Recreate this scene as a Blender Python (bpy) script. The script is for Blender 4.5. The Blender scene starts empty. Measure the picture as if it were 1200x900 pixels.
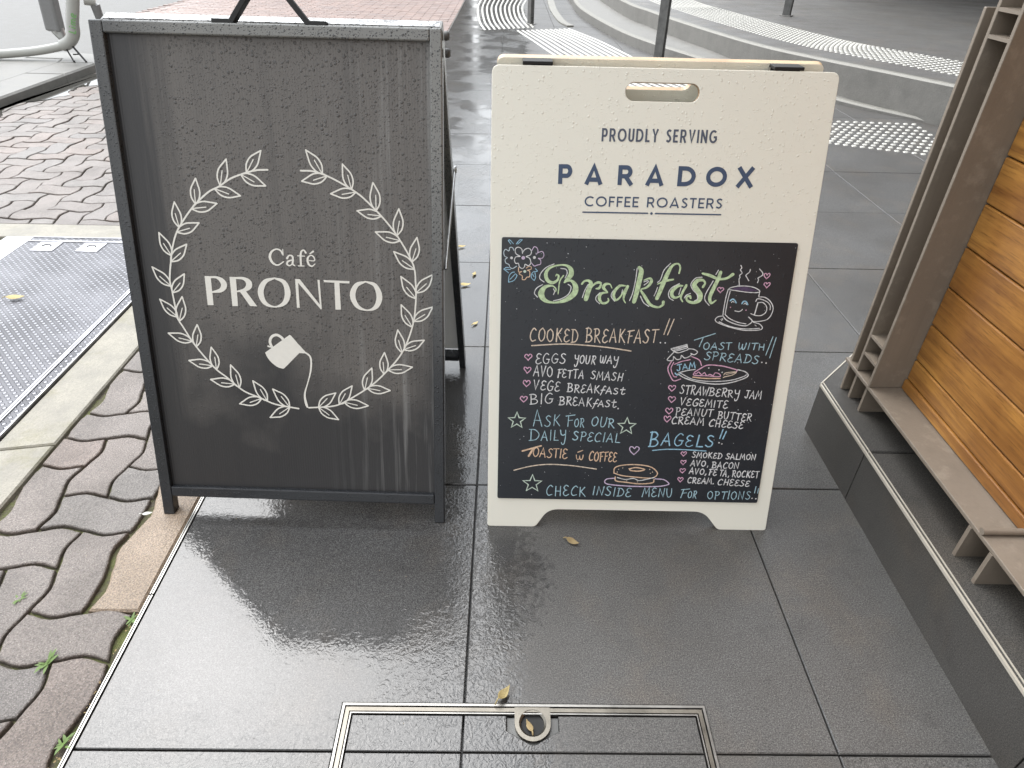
import bpy, bmesh, math, random
from mathutils import Vector, Matrix
from math import sin, cos, pi, radians, sqrt, hypot, atan2

# ------------------------------------------------------------------ camera, sky, sun, exposure
SC = bpy.context.scene
COL = SC.collection
cam_data = bpy.data.cameras.new('camera')
cam = bpy.data.objects.new('camera', cam_data)
COL.objects.link(cam)
cam_data.sensor_width = 36.0
cam_data.lens = 36.0 * 773.98654 / 1200.0
cam_data.clip_start, cam_data.clip_end = 0.02, 400.0
CAM_RIGHT = Vector((0.9997846, -0.0025141, 0.0206031))
CAM_DOWN = Vector((0.0153389, -0.5792381, -0.8150141))
CAM_FWD = Vector((0.0139831, 0.8151545, -0.5790747))
cam.matrix_world = Matrix((
    (CAM_RIGHT.x, -CAM_DOWN.x, -CAM_FWD.x, 0.0),
    (CAM_RIGHT.y, -CAM_DOWN.y, -CAM_FWD.y, 0.0),
    (CAM_RIGHT.z, -CAM_DOWN.z, -CAM_FWD.z, 1.07894),
    (0, 0, 0, 1)))
SC.camera = cam

SUN_DIR = Vector((-0.36, 0.42, 0.83)).normalized()          # towards the veiled sun
world = bpy.data.worlds.new('World')
SC.world = world
world.use_nodes = True
nt = world.node_tree
nt.nodes.clear()
w_out = nt.nodes.new('ShaderNodeOutputWorld')
w_bg = nt.nodes.new('ShaderNodeBackground')
w_sky = nt.nodes.new('ShaderNodeTexSky')
w_sky.sky_type = 'NISHITA'
w_sky.sun_disc = False
w_sky.sun_elevation = math.asin(SUN_DIR.z)
w_sky.sun_rotation = atan2(SUN_DIR.x, SUN_DIR.y)
w_sky.dust_density = 6.0
w_sky.air_density = 1.2
w_hsv = nt.nodes.new('ShaderNodeHueSaturation')               # cloud cover takes most of the blue out
w_hsv.inputs['Saturation'].default_value = 0.25
w_mix = nt.nodes.new('ShaderNodeMix'); w_mix.data_type = 'RGBA'
w_mix.inputs[0].default_value = 0.55
w_mix.inputs[7].default_value = (8.0, 8.1, 8.1, 1)            # even cloud layer
nt.links.new(w_sky.outputs[0], w_hsv.inputs['Color'])
nt.links.new(w_hsv.outputs[0], w_mix.inputs[6])
# thin cloud glowing widely round the veiled sun
w_tc = nt.nodes.new('ShaderNodeTexCoord')
w_dot = nt.nodes.new('ShaderNodeVectorMath'); w_dot.operation = 'DOT_PRODUCT'
w_dot.inputs[1].default_value = SUN_DIR
nt.links.new(w_tc.outputs['Generated'], w_dot.inputs[0])
w_rmp = nt.nodes.new('ShaderNodeMapRange'); w_rmp.interpolation_type = 'SMOOTHSTEP'
w_rmp.inputs[1].default_value, w_rmp.inputs[2].default_value = 0.40, 1.0
w_rmp.inputs[3].default_value, w_rmp.inputs[4].default_value = 0.0, 1.0
nt.links.new(w_dot.outputs['Value'], w_rmp.inputs[0])
w_glow = nt.nodes.new('ShaderNodeMix'); w_glow.data_type = 'RGBA'; w_glow.blend_type = 'ADD'
w_glow.inputs[7].default_value = (5.0, 5.7, 6.5, 1)
nt.links.new(w_rmp.outputs[0], w_glow.inputs[0])
nt.links.new(w_mix.outputs[2], w_glow.inputs[6])
nt.links.new(w_glow.outputs[2], w_bg.inputs['Color'])
w_bg.inputs['Strength'].default_value = 0.11
nt.links.new(w_bg.outputs[0], w_out.inputs['Surface'])

sun_data = bpy.data.lights.new('sun', 'SUN')
sun_data.energy = 0.8
sun_data.angle = radians(46)
sun_data.color = (1.0, 0.975, 0.95)
sun = bpy.data.objects.new('sun', sun_data)
COL.objects.link(sun)
sun.rotation_euler = SUN_DIR.to_track_quat('Z', 'Y').to_euler()
sun.location = SUN_DIR * 30

SC.view_settings.view_transform = 'Standard'
SC.view_settings.look = 'None'
SC.view_settings.gamma = 1.0
SC.view_settings.exposure = 1.27
SC.view_settings.use_curve_mapping = False

rnd = random.Random(7)

# ------------------------------------------------------------------ object helpers
def tag(o, label=None, cat=None, group=None, kind=None):
    if label: o['label'] = label
    if cat: o['category'] = cat
    if group: o['group'] = group
    if kind: o['kind'] = kind
    return o

def empty(name, loc=(0, 0, 0), rz=0.0):
    o = bpy.data.objects.new(name, None)
    o.empty_display_size = 0.05
    COL.objects.link(o)
    o.location = loc
    o.rotation_euler = (0, 0, rz)
    return o

def copy_tree(o, parent=None):
    c = o.copy()
    COL.objects.link(c)
    c.parent = parent
    for ch in list(o.children):
        copy_tree(ch, c)
    return c

class MB:
    """Collects faces for ONE mesh object."""
    def __init__(self):
        self.v, self.f, self.m, self.s = [], [], [], []
    def add(self, verts, faces, mi=0, smooth=False, M=None):
        b = len(self.v)
        for p in verts:
            p = Vector(p)
            self.v.append(M @ p if M else p)
        for f in faces:
            self.f.append([b + i for i in f]); self.m.append(mi); self.s.append(smooth)
    def box(self, lo, hi, mi=0, bev=0.0, M=None):
        x0, y0, z0 = lo; x1, y1, z1 = hi
        if bev <= 0:
            vs = [(x0, y0, z0), (x1, y0, z0), (x1, y1, z0), (x0, y1, z0), (x0, y0, z1), (x1, y0, z1), (x1, y1, z1), (x0, y1, z1)]
            self.add(vs, [(0, 3, 2, 1), (4, 5, 6, 7), (0, 1, 5, 4), (1, 2, 6, 5), (2, 3, 7, 6), (3, 0, 4, 7)], mi, False, M)
            return
        bm = bmesh.new()
        bmesh.ops.create_cube(bm, size=1)
        for v in bm.verts:
            v.co = Vector(((x0 + x1) / 2 + v.co.x * (x1 - x0), (y0 + y1) / 2 + v.co.y * (y1 - y0), (z0 + z1) / 2 + v.co.z * (z1 - z0)))
        bmesh.ops.bevel(bm, geom=bm.edges[:], offset=bev, segments=2, affect='EDGES', profile=0.5)
        bm.verts.index_update()
        self.add([v.co for v in bm.verts], [[v.index for v in f.verts] for f in bm.faces], mi, False, M)
        bm.free()
    def prism(self, poly, z0, z1, mi=0, bev=0.0, M=None, side=None):
        """poly counter-clockwise in xy; optional small top bevel."""
        side = mi if side is None else side
        n = len(poly)
        rings = [[(x, y, z0) for x, y in poly]]
        if bev > 0:
            rings.append([(x, y, z1 - bev) for x, y in poly])
            rings.append([(x, y, z1) for x, y in inset(poly, bev)])
        else:
            rings.append([(x, y, z1) for x, y in poly])
        vs = [p for r in rings for p in r]
        fs = []
        for k in range(len(rings) - 1):
            for i in range(n):
                j = (i + 1) % n
                fs.append((k * n + i, k * n + j, (k + 1) * n + j, (k + 1) * n + i))
        self.add(vs, fs, side, False, M)
        t = len(rings) - 1
        self.add(rings[t], [list(range(n))], mi, False, M)
        self.add(rings[0], [list(range(n))[::-1]], mi, False, M)
    def tube(self, pts, r, seg=12, mi=0, cap=True, M=None, flat=1.0):
        pts = [Vector(p) for p in pts]
        rs = r if isinstance(r, (list, tuple)) else [r] * len(pts)
        up = None
        vs, fs = [], []
        for i, p in enumerate(pts):
            d = (pts[min(i + 1, len(pts) - 1)] - pts[max(i - 1, 0)]).normalized()
            if up is None:
                up = Vector((0, 0, 1)) if abs(d.z) < 0.9 else Vector((1, 0, 0))
            a = d.cross(up).normalized(); b = a.cross(d).normalized(); up = b
            for k in range(seg):
                t = 2 * pi * k / seg
                vs.append(p + a * cos(t) * rs[i] + b * sin(t) * rs[i] * flat)
        for i in range(len(pts) - 1):
            for k in range(seg):
                l = (k + 1) % seg
                fs.append((i * seg + k, i * seg + l, (i + 1) * seg + l, (i + 1) * seg + k))
        self.add(vs, fs, mi, True, M)
        if cap:
            self.add(vs[:seg], [list(range(seg))[::-1]], mi, False, M)
            self.add(vs[-seg:], [list(range(seg))], mi, False, M)
    def lathe(self, prof, seg=32, mi=0, M=None, smooth=True):
        vs, fs = [], []
        for r, z in prof:
            for k in range(seg):
                t = 2 * pi * k / seg
                vs.append((r * cos(t), r * sin(t), z))
        for i in range(len(prof) - 1):
            for k in range(seg):
                l = (k + 1) % seg
                fs.append((i * seg + k, i * seg + l, (i + 1) * seg + l, (i + 1) * seg + k))
        self.add(vs, fs, mi, smooth, M)
    def build(self, name, mats, parent=None, M=None):
        me = bpy.data.meshes.new(name)
        me.from_pydata([tuple(p) for p in self.v], [], self.f)
        for m in (mats if isinstance(mats, (list, tuple)) else [mats]):
            me.materials.append(m)
        me.polygons.foreach_set('material_index', self.m)
        me.polygons.foreach_set('use_smooth', self.s)
        me.update()
        o = bpy.data.objects.new(name, me)
        COL.objects.link(o)
        if parent is not None:
            o.parent = parent
        if M is not None:
            o.matrix_local = M
        return o

def inset(poly, d):
    n = len(poly); out = []
    for i in range(n):
        a, b, c = poly[i - 1], poly[i], poly[(i + 1) % n]
        e1 = Vector((b[0] - a[0], b[1] - a[1])); e2 = Vector((c[0] - b[0], c[1] - b[1]))
        if e1.length < 1e-9 or e2.length < 1e-9:
            out.append(b); continue
        n1 = Vector((-e1.y, e1.x)).normalized(); n2 = Vector((-e2.y, e2.x)).normalized()
        m = n1 + n2
        if m.length < 1e-6:
            m = n1
        m.normalize()
        k = d / max(0.5, m.dot(n1))
        out.append((b[0] + m.x * k, b[1] + m.y * k))
    return out

def clip(poly, nx, ny, c):
    """keep nx*x+ny*y <= c"""
    out = []
    for i in range(len(poly)):
        p, q = poly[i - 1], poly[i]
        dp, dq = nx * p[0] + ny * p[1] - c, nx * q[0] + ny * q[1] - c
        if (dp <= 0) != (dq <= 0):
            t = dp / (dp - dq)
            out.append((p[0] + (q[0] - p[0]) * t, p[1] + (q[1] - p[1]) * t))
        if dq <= 0:
            out.append(q)
    return out

def area(poly):
    return 0.5 * sum(poly[i - 1][0] * poly[i][1] - poly[i][0] * poly[i - 1][1] for i in range(len(poly)))

def smooth_path(pts, n=6):
    P = [Vector(p) for p in pts]
    P = [2 * P[0] - P[1]] + P + [2 * P[-1] - P[-2]]
    out = []
    for i in range(1, len(P) - 2):
        a, b, c, d = P[i - 1:i + 3]
        for k in range(n):
            t = k / n
            out.append(0.5 * ((2 * b) + (c - a) * t + (2 * a - 5 * b + 4 * c - d) * t * t + (3 * b - a - 3 * c + d) * t ** 3))
    out.append(P[-2])
    return out

# ------------------------------------------------------------------ material helpers
class NT:
    def __init__(self, name):
        self.m = bpy.data.materials.new(name)
        self.m.use_nodes = True
        self.t = self.m.node_tree
        self.b = self.t.nodes['Principled BSDF']
    def n(self, typ, **kw):
        nd = self.t.nodes.new(typ)
        for k, v in kw.items():
            setattr(nd, k, v)
        return nd
    def link(self, a, b): self.t.links.new(a, b)
    def put(self, sock, v):
        if isinstance(v, bpy.types.NodeSocket): self.link(v, sock)
        else: sock.default_value = v
    def coord(self, kind='Object', scale=None, rot=None, loc=None):
        tc = self.n('ShaderNodeTexCoord')
        if scale is None and rot is None: return tc.outputs[kind]
        mp = self.n('ShaderNodeMapping')
        if scale is not None: mp.inputs['Scale'].default_value = scale
        if rot is not None: mp.inputs['Rotation'].default_value = rot
        if loc is not None: mp.inputs['Location'].default_value = loc
        self.link(tc.outputs[kind], mp.inputs['Vector'])
        return mp.outputs[0]
    def noise(self, vec, scale, detail=4, rough=0.55, dist=0.0, out='Fac'):
        nd = self.n('ShaderNodeTexNoise')
        self.link(vec, nd.inputs['Vector'])
        nd.inputs['Scale'].default_value = scale
        nd.inputs['Detail'].default_value = detail
        nd.inputs['Roughness'].default_value = rough
        nd.inputs['Distortion'].default_value = dist
        return nd.outputs[out]
    def voro(self, vec, scale, feature='F1', out='Distance', rand=1.0):
        nd = self.n('ShaderNodeTexVoronoi', feature=feature)
        self.link(vec, nd.inputs['Vector'])
        nd.inputs['Scale'].default_value = scale
        nd.inputs['Randomness'].default_value = rand
        return nd.outputs[out]
    def ramp(self, fac, stops, interp='LINEAR'):
        nd = self.n('ShaderNodeValToRGB')
        nd.color_ramp.interpolation = interp
        e = nd.color_ramp.elements
        while len(e) < len(stops): e.new(0.5)
        for el, (p, c) in zip(e, stops):
            el.position = p
            el.color = (c, c, c, 1) if not isinstance(c, (tuple, list)) else (*c[:3], 1)
        self.link(fac, nd.inputs[0])
        return nd.outputs[0]
    def mixc(self, fac, a, b, mode='MIX'):
        nd = self.n('ShaderNodeMix', data_type='RGBA', blend_type=mode)
        self.put(nd.inputs[0], fac)
        for s, v in ((nd.inputs[6], a), (nd.inputs[7], b)):
            if isinstance(v, (tuple, list)): s.default_value = (*v[:3], 1)
            else: self.link(v, s)
        return nd.outputs[2]
    def math(self, op, a, b=0.0, c=0.0, clamp=False):
        nd = self.n('ShaderNodeMath', operation=op, use_clamp=clamp)
        self.put(nd.inputs[0], a); self.put(nd.inputs[1], b)
        if op in ('MULTIPLY_ADD',): self.put(nd.inputs[2], c)
        return nd.outputs[0]
    def bump(self, h, strength=0.3, dist=0.002, normal=None):
        nd = self.n('ShaderNodeBump')
        nd.inputs['Strength'].default_value = strength
        nd.inputs['Distance'].default_value = dist
        self.link(h, nd.inputs['Height'])
        if normal is not None: self.link(normal, nd.inputs['Normal'])
        return nd.outputs[0]
    def out(self, color=None, rough=None, normal=None, metal=None, spec=None, coat=None, coat_rough=None, coat_normal=None):
        I = self.b.inputs
        if color is not None:
            if isinstance(color, (tuple, list)): I['Base Color'].default_value = (*color[:3], 1)
            else: self.link(color, I['Base Color'])
        for k, v in (('Roughness', rough), ('Metallic', metal), ('Specular IOR Level', spec), ('Coat Weight', coat), ('Coat Roughness', coat_rough)):
            if v is not None: self.put(I[k], v)
        if normal is not None: self.link(normal, I['Normal'])
        if coat_normal is not None: self.link(coat_normal, I['Coat Normal'])
        return self.m
    def island(self):
        return self.n('ShaderNodeNewGeometry').outputs['Random Per Island']

def drops(N, vec, scale, thr=0.32):
    """rain beads: rounded bumps on a random share of voronoi cells; returns (height, mask)"""
    d = N.voro(vec, scale)
    c = N.voro(vec, scale, out='Color')
    sep = N.n('ShaderNodeSeparateColor'); N.link(c, sep.inputs[0])
    size = N.math('MULTIPLY', sep.outputs[0], thr)
    k = N.math('DIVIDE', d, N.math('MAXIMUM', size, 0.001))
    h = N.math('SUBTRACT', 1.0, N.math('MULTIPLY', k, k), clamp=True)
    h = N.math('MULTIPLY', N.math('SQRT', h), N.math('MULTIPLY', size, 3.0))
    return h, N.math('LESS_THAN', k, 1.0)

def simple(name, color, rough=0.5, metal=0.0, spec=0.5, nz=0.0, ns=60.0, bump=0.0):
    N = NT(name)
    v = N.coord()
    f = N.noise(v, ns, 5)
    c = N.mixc(f, tuple(x * (1 - nz) for x in color), tuple(min(1, x * (1 + nz)) for x in color))
    return N.out(c, rough, N.bump(f, bump, 0.001) if bump else None, metal, spec)

# ---- wet granite-look porcelain tiles
def make_tile(name, base=0.05, warm=(1.0, 0.98, 0.95), wet=True):
    N = NT(name)
    v = N.coord()
    sp = N.noise(v, 410, 3, 0.75)
    sp2 = N.noise(v, 720, 2, 0.6)
    cl = N.noise(v, 2.2, 5, 0.6)
    s = N.math('ADD', N.math('MULTIPLY', sp, 0.6), N.math('MULTIPLY', sp2, 0.4))
    f = N.ramp(s, [(0.38, 0.0), (0.50, 0.36), (0.64, 1.0)])
    c = N.mixc(f, tuple(base * 0.22 * w for w in warm), tuple(base * 2.9 * w for w in warm))
    c = N.mixc(N.ramp(cl, [(0.35, 0.0), (0.7, 1.0)]), c, N.mixc(1.0, c, (0.66, 0.63, 0.60), 'MULTIPLY'))
    c = N.mixc(N.math('MULTIPLY', N.ramp(N.noise(v, 5.5, 6, 0.65, 0.4), [(0.50, 0.0), (0.68, 1.0)]), 0.6), c, N.mixc(1.0, c, (1.35, 1.22, 1.08), 'MULTIPLY'))
    c = N.mixc(N.math('MULTIPLY', N.ramp(N.noise(v, 13, 6, 0.7), [(0.56, 0.0), (0.66, 1.0)]), 0.35), c, N.mixc(1.0, c, (0.55, 0.55, 0.56), 'MULTIPLY'))
    isl = N.island()
    c = N.mixc(N.math('MULTIPLY', isl, 0.25), c, (base * 0.8, base * 0.78, base * 0.75))
    grain = N.math('ADD', N.math('MULTIPLY', sp, 0.8), N.math('MULTIPLY', N.noise(v, 90, 4), 0.5))
    if not wet:
        return N.out(c, N.ramp(cl, [(0.3, 0.42), (0.7, 0.6)]), N.bump(grain, 0.2, 0.001), 0, 0.5)
    sx = N.n('ShaderNodeSeparateXYZ'); N.link(v, sx.inputs[0])
    # how much standing water: more on the street side (low edge), less towards the shop
    edge = N.noise(v, 3.3, 5, 0.62)
    big = N.noise(v, 0.9, 3, 0.5)
    film = N.math('ADD', N.math('MULTIPLY_ADD', sx.outputs[0], -2.6, 0.62), N.math('MULTIPLY', N.math('SUBTRACT', big, 0.5), 0.5))
    film = N.math('MINIMUM', film, 0.9)
    fineedge = N.noise(v, 70, 3, 0.6, 0.8)
    film = N.math('ADD', film, N.math('MULTIPLY', N.math('SUBTRACT', edge, 0.5), 0.7))
    film = N.math('ADD', film, N.math('MULTIPLY', N.math('SUBTRACT', fineedge, 0.5), 0.5))
    far = N.n('ShaderNodeMapRange'); N.link(sx.outputs[1], far.inputs[0])
    far.inputs[1].default_value, far.inputs[2].default_value = 1.5, 6.0
    far.inputs[3].default_value, far.inputs[4].default_value = 0.0, 0.35
    film = N.math('ADD', film, far.outputs[0])
    wetm = N.ramp(film, [(0.44, 0.0), (0.56, 1.0)])
    c = N.mixc(N.math('MULTIPLY', wetm, 0.6), c, N.mixc(1.0, c, (0.42, 0.43, 0.45), 'MULTIPLY'))
    # ripply film where it is thin, smooth where the water stands
    rip = N.noise(v, 95, 2, 0.5, 1.5)
    # the water stands deepest in a shallow dip of the nearest left tile
    off = N.n('ShaderNodeVectorMath', operation='SUBTRACT'); N.link(v, off.inputs[0]); off.inputs[1].default_value = (-0.40, 0.80, 0)
    oval = N.n('ShaderNodeVectorMath', operation='MULTIPLY'); N.link(off.outputs[0], oval.inputs[0]); oval.inputs[1].default_value = (2.7, 3.5, 0)
    reach = N.n('ShaderNodeVectorMath', operation='LENGTH'); N.link(oval.outputs[0], reach.inputs[0])
    dip = N.math('ADD', N.math('SUBTRACT', 1.0, reach.outputs['Value']), N.math('MULTIPLY', N.math('SUBTRACT', N.noise(v, 6.0, 4, 0.6), 0.5), 1.1))
    dip = N.math('MAXIMUM', dip, N.math('MULTIPLY', N.math('MULTIPLY', N.math('SUBTRACT', N.noise(v, 3.4, 3, 0.5), 0.47), 5.0), N.math('GREATER_THAN', sx.outputs[1], 1.1)))
    pool = N.ramp(dip, [(0.0, 0.0), (0.35, 1.0)])
    ripamp = N.math('MULTIPLY_ADD', pool, -0.72, 0.92)
    h = N.math('MULTIPLY', rip, ripamp)
    damp = N.bump(grain, 0.16, 0.001)
    filmn = N.bump(h, 0.34, 0.0026)
    rough = N.math('MULTIPLY_ADD', wetm, -0.12, 0.42)
    coatr = 0.02
    return N.out(c, rough, damp, 0, N.math('MULTIPLY_ADD', wetm, -0.42, 0.5), wetm, coatr, filmn)

M = {}
M['tile'] = make_tile('wet_granite_tile', 0.075)
M['plinth'] = make_tile('plinth_granite', 0.055, (1.0, 0.95, 0.88), False)
M['plaza'] = make_tile('forecourt_stone', 0.10, (1.0, 0.98, 0.95), False)
M['grout'] = simple('dark_grout', (0.02, 0.02, 0.02), 0.35, 0, 0.5, 0.4)

def make_paver(name, colors, joint_scale=1.0):
    N = NT(name)
    v = N.coord()
    isl = N.island()
    c = N.ramp(isl, [(i / (len(colors) - 1), k) for i, k in enumerate(colors)])
    g = N.noise(v, 340, 5, 0.75)
    ag = N.voro(v, 230)
    c = N.mixc(N.ramp(g, [(0.38, 0.0), (0.62, 1.0)]), N.mixc(1.0, c, (0.36, 0.34, 0.33), 'MULTIPLY'), N.mixc(1.0, c, (1.12, 1.1, 1.1), 'MULTIPLY'))
    c = N.mixc(N.ramp(ag, [(0.12, 0.6), (0.24, 0.0)]), c, (0.40, 0.36, 0.33))
    st = N.noise(v, 6, 5, 0.6)
    c = N.mixc(N.ramp(st, [(0.42, 0.0), (0.68, 0.75)]), c, N.mixc(1.0, c, (0.56, 0.55, 0.53), 'MULTIPLY'))
    h = N.math('ADD', N.math('MULTIPLY', g, 0.7), N.math('MULTIPLY', N.math('SUBTRACT', 0.5, ag), 0.6))
    return N.out(c, N.math('MULTIPLY_ADD', st, 0.25, 0.33), N.bump(h, 0.6, 0.003), 0, 0.5)
M['paver'] = make_paver('interlocking_paver', [(0.185, 0.162, 0.145), (0.205, 0.172, 0.150), (0.19, 0.173, 0.158), (0.22, 0.172, 0.145), (0.168, 0.153, 0.142)])
M['redbrick'] = make_paver('red_brick_paver', [(0.30, 0.205, 0.175), (0.35, 0.24, 0.20), (0.27, 0.20, 0.18), (0.33, 0.22, 0.18)])
M['sandstone'] = make_paver('sandy_edging', [(0.34, 0.265, 0.19), (0.37, 0.28, 0.20)])
def make_concrete(name, col, dark=0.6, moss=0.0, scale=1.0):
    N = NT(name); v = N.coord()
    a = N.noise(v, 9 * scale, 8, 0.65); g = N.noise(v, 240 * scale, 4, 0.6); p = N.voro(v, 90 * scale)
    c = N.mixc(N.ramp(a, [(0.3, 0.0), (0.7, 1.0)]), tuple(x * dark for x in col), col)
    c = N.mixc(N.ramp(g, [(0.3, 0.6), (0.6, 0.0)]), c, tuple(x * 0.45 for x in col))
    if moss:
        c = N.mixc(N.math('MULTIPLY', N.ramp(N.noise(v, 5, 6, 0.7), [(0.52, 0.0), (0.7, 1.0)]), moss), c, (0.12, 0.11, 0.03))
    h = N.math('ADD', N.math('MULTIPLY', g, 0.6), N.math('MULTIPLY', p, 0.4))
    return N.out(c, N.math('MULTIPLY_ADD', a, 0.3, 0.4), N.bump(h, 0.6, 0.003), 0, 0.5)
M['concrete'] = make_concrete('weathered_concrete', (0.32, 0.295, 0.24), 0.5, 0.55)
M['kerb'] = make_concrete('kerb_concrete', (0.20, 0.194, 0.178), 0.6, 0.0)
M['road'] = make_concrete('pale_wet_asphalt', (0.10, 0.096, 0.087), 0.55, 0.0)
M['step'] = make_concrete('step_stone', (0.225, 0.217, 0.20), 0.7, 0.0)
M['nosing'] = make_concrete('nosing_stone', (0.27, 0.26, 0.23), 0.75, 0.0)
N = NT('mossy_joint_sand'); v = N.coord()
a = N.noise(v, 28, 6, 0.7)
c = N.mixc(N.ramp(a, [(0.42, 0.0), (0.62, 1.0)]), (0.075, 0.062, 0.045), (0.10, 0.11, 0.035))
M['joint'] = N.out(c, 0.75, N.bump(N.noise(v, 180, 5), 0.9, 0.006), 0, 0.3)

def make_steel(name, col, rough=0.35, metal=1.0, wet=0.0):
    N = NT(name); v = N.coord()
    a = N.noise(v, 14, 6, 0.65); g = N.noise(v, 260, 3)
    c = N.mixc(N.ramp(a, [(0.35, 0.0), (0.72, 1.0)]), tuple(x * 0.55 for x in col), col)
    return N.out(c, N.math('MULTIPLY_ADD', a, 0.3, rough - 0.12), N.bump(g, 0.15, 0.0008), metal, 0.5)
M['steel'] = make_steel('worn_stainless', (0.40, 0.39, 0.37), 0.38)
M['arris'] = simple('pale_metal_arris', (0.50, 0.46, 0.39), 0.4, 0.2, 0.5, 0.1, 20)
M['galv'] = make_steel('galvanised_steel', (0.50, 0.50, 0.53), 0.35)
M['brass'] = make_steel('tarnished_brass', (0.27, 0.25, 0.215), 0.4)
M['darksteel'] = make_steel('dark_grey_steel', (0.16, 0.16, 0.155), 0.45, 0.3)

# taupe painted steel of the timber screen
N = NT('taupe_painted_steel'); v = N.coord()
g = N.noise(v, 180, 4, 0.6); d = N.voro(v, 70); a = N.noise(v, 6, 5)
c = N.mixc(a, (0.165, 0.135, 0.105), (0.225, 0.188, 0.15))
c = N.mixc(N.ramp(d, [(0.05, 0.6), (0.10, 0.0)]), c, (0.20, 0.15, 0.12))
dr = N.noise(N.coord('Object', (40, 40, 2.5)), 1.0, 5, 0.65)
c = N.mixc(N.ramp(dr, [(0.5, 0.0), (0.72, 0.22)]), c, (0.10, 0.078, 0.06))
c = N.mixc(N.ramp(N.noise(v, 22, 6, 0.7), [(0.55, 0.0), (0.7, 0.5)]), c, (0.30, 0.26, 0.21))
M['taupe'] = N.out(c, 0.42, N.bump(N.math('ADD', g, N.noise(v, 35, 3)), 0.25, 0.002), 0, 0.5)

# varnished timber boards
def make_wood(name, lo, hi, axis):
    N = NT(name)
    sc = [26, 26, 26]; sc[axis] = 1.3
    oi = N.island()
    off = N.n('ShaderNodeCombineXYZ'); N.link(N.math('MULTIPLY', oi, 37.0), off.inputs[0]); N.link(N.math('MULTIPLY', oi, 91.0), off.inputs[1])
    add = N.n('ShaderNodeVectorMath', operation='ADD')
    N.link(N.coord('Object', tuple(sc)), add.inputs[0]); N.link(off.outputs[0], add.inputs[1])
    v = add.outputs[0]
    g = N.noise(v, 2.4, 7, 0.62, 0.6)
    fine = N.noise(v, 14, 4, 0.6, 0.2)
    wv = N.n('ShaderNodeTexWave', wave_type='RINGS', rings_direction='X' if axis != 0 else 'Y')
    N.link(v, wv.inputs['Vector']); wv.inputs['Scale'].default_value = 0.7
    wv.inputs['Distortion'].default_value = 9.0; wv.inputs['Detail'].default_value = 3.0; wv.inputs['Detail Scale'].default_value = 1.2
    f = N.math('ADD', N.math('MULTIPLY', g, 0.92), N.math('MULTIPLY', wv.outputs['Fac'], 0.08))
    c = N.mixc(N.ramp(f, [(0.22, 0.0), (0.72, 1.0)]), lo, hi)
    c = N.mixc(N.ramp(fine, [(0.32, 0.5), (0.46, 0.0)]), c, tuple(x * 0.5 for x in lo))
    c = N.mixc(N.math('MULTIPLY', oi, 0.35), c, (lo[0] * 0.9, lo[1] * 0.75, lo[2] * 0.6))
    vv = N.coord()
    c = N.mixc(N.math('MULTIPLY', N.ramp(N.noise(vv, 4.5, 4, 0.6), [(0.38, 0.0), (0.62, 1.0)]), 0.75), c, N.mixc(1.0, c, (0.55, 0.46, 0.40), 'MULTIPLY'))  # broad mottling paints soft brown shade areas over the boards
    kn = N.voro(N.coord('Object', (7, 1.9, 7) if axis == 1 else (1.9, 7, 7)), 1.0)
    c = N.mixc(N.ramp(kn, [(0.03, 0.8), (0.085, 0.0)]), c, tuple(x * 0.35 for x in lo))
    return N.out(c, N.math('MULTIPLY_ADD', fine, 0.2, 0.34), N.bump(fine, 0.25, 0.0012), 0, 0.5, 0.25, 0.25)
M['wood'] = make_wood('varnished_hardwood', (0.17, 0.064, 0.014), (0.55, 0.27, 0.060), 1)
M['ply'] = make_wood('plywood_edge', (0.52, 0.36, 0.20), (0.78, 0.60, 0.38), 0)

# cafe sign panel: black corflute with beads and runs of rain
N = NT('black_corflute'); v = N.coord()
sx = N.n('ShaderNodeSeparateXYZ'); N.link(v, sx.inputs[0])
flute = N.n('ShaderNodeTexWave', wave_type='BANDS', bands_direction='X'); N.link(v, flute.inputs['Vector']); flute.inputs['Scale'].default_value = 62.0
runs = N.noise(N.coord('Object', (60, 2.0, 1)), 1.0, 5, 0.6, 0.3)
h1, m1 = drops(N, v, 130, 0.40)
h2, m2 = drops(N, v, 330, 0.52)
# rain and its painted sky sheen cover the leaning upper two thirds; the lowest part stays dry
wetn = N.math('ADD', N.math('MULTIPLY_ADD', sx.outputs[1], 2.6, -0.55), N.math('MULTIPLY', N.math('SUBTRACT', N.noise(v, 4.5, 4), 0.5), 1.7))
side = N.math('MULTIPLY', N.math('SUBTRACT', sx.outputs[0], 0.11), 8.0)
wetn = N.math('MINIMUM', wetn, N.math('ADD', side, N.math('MULTIPLY', runs, 0.8)))
wet = N.ramp(wetn, [(0.0, 0.0), (0.55, 1.0)])
hh = N.math('MULTIPLY', N.math('ADD', h1, N.math('MULTIPLY', h2, 0.5)), wet)
streak = N.math('MULTIPLY', N.ramp(runs, [(0.52, 0.0), (0.7, 1.0)]), N.ramp(sx.outputs[0], [(0.36, 0.0), (0.55, 1.0)]))
mist_sheen = N.math('MULTIPLY', N.math('MULTIPLY_ADD', wet, 0.8, 0.10), N.ramp(N.noise(N.coord('Object', (26, 1.2, 1)), 1.0, 5, 0.65, 0.2), [(0.32, 0.7), (0.5, 1.0)]))
c = N.mixc(mist_sheen, (0.018, 0.018, 0.020), (0.128, 0.117, 0.107))      # pale tone paints sky reflected in the fine mist of droplets
c = N.mixc(N.math('MULTIPLY', N.math('MAXIMUM', m1, N.math('MULTIPLY', m2, 0.6)), N.math('MULTIPLY', wet, 0.62)), c, (0.05, 0.049, 0.048))
c = N.mixc(N.math('MULTIPLY', streak, 0.4), c, (0.34, 0.34, 0.33))
nb = N.bump(flute.outputs['Fac'], 0.25, 0.0006)
nb = N.bump(hh, 0.6, 0.0016, nb)
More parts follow.
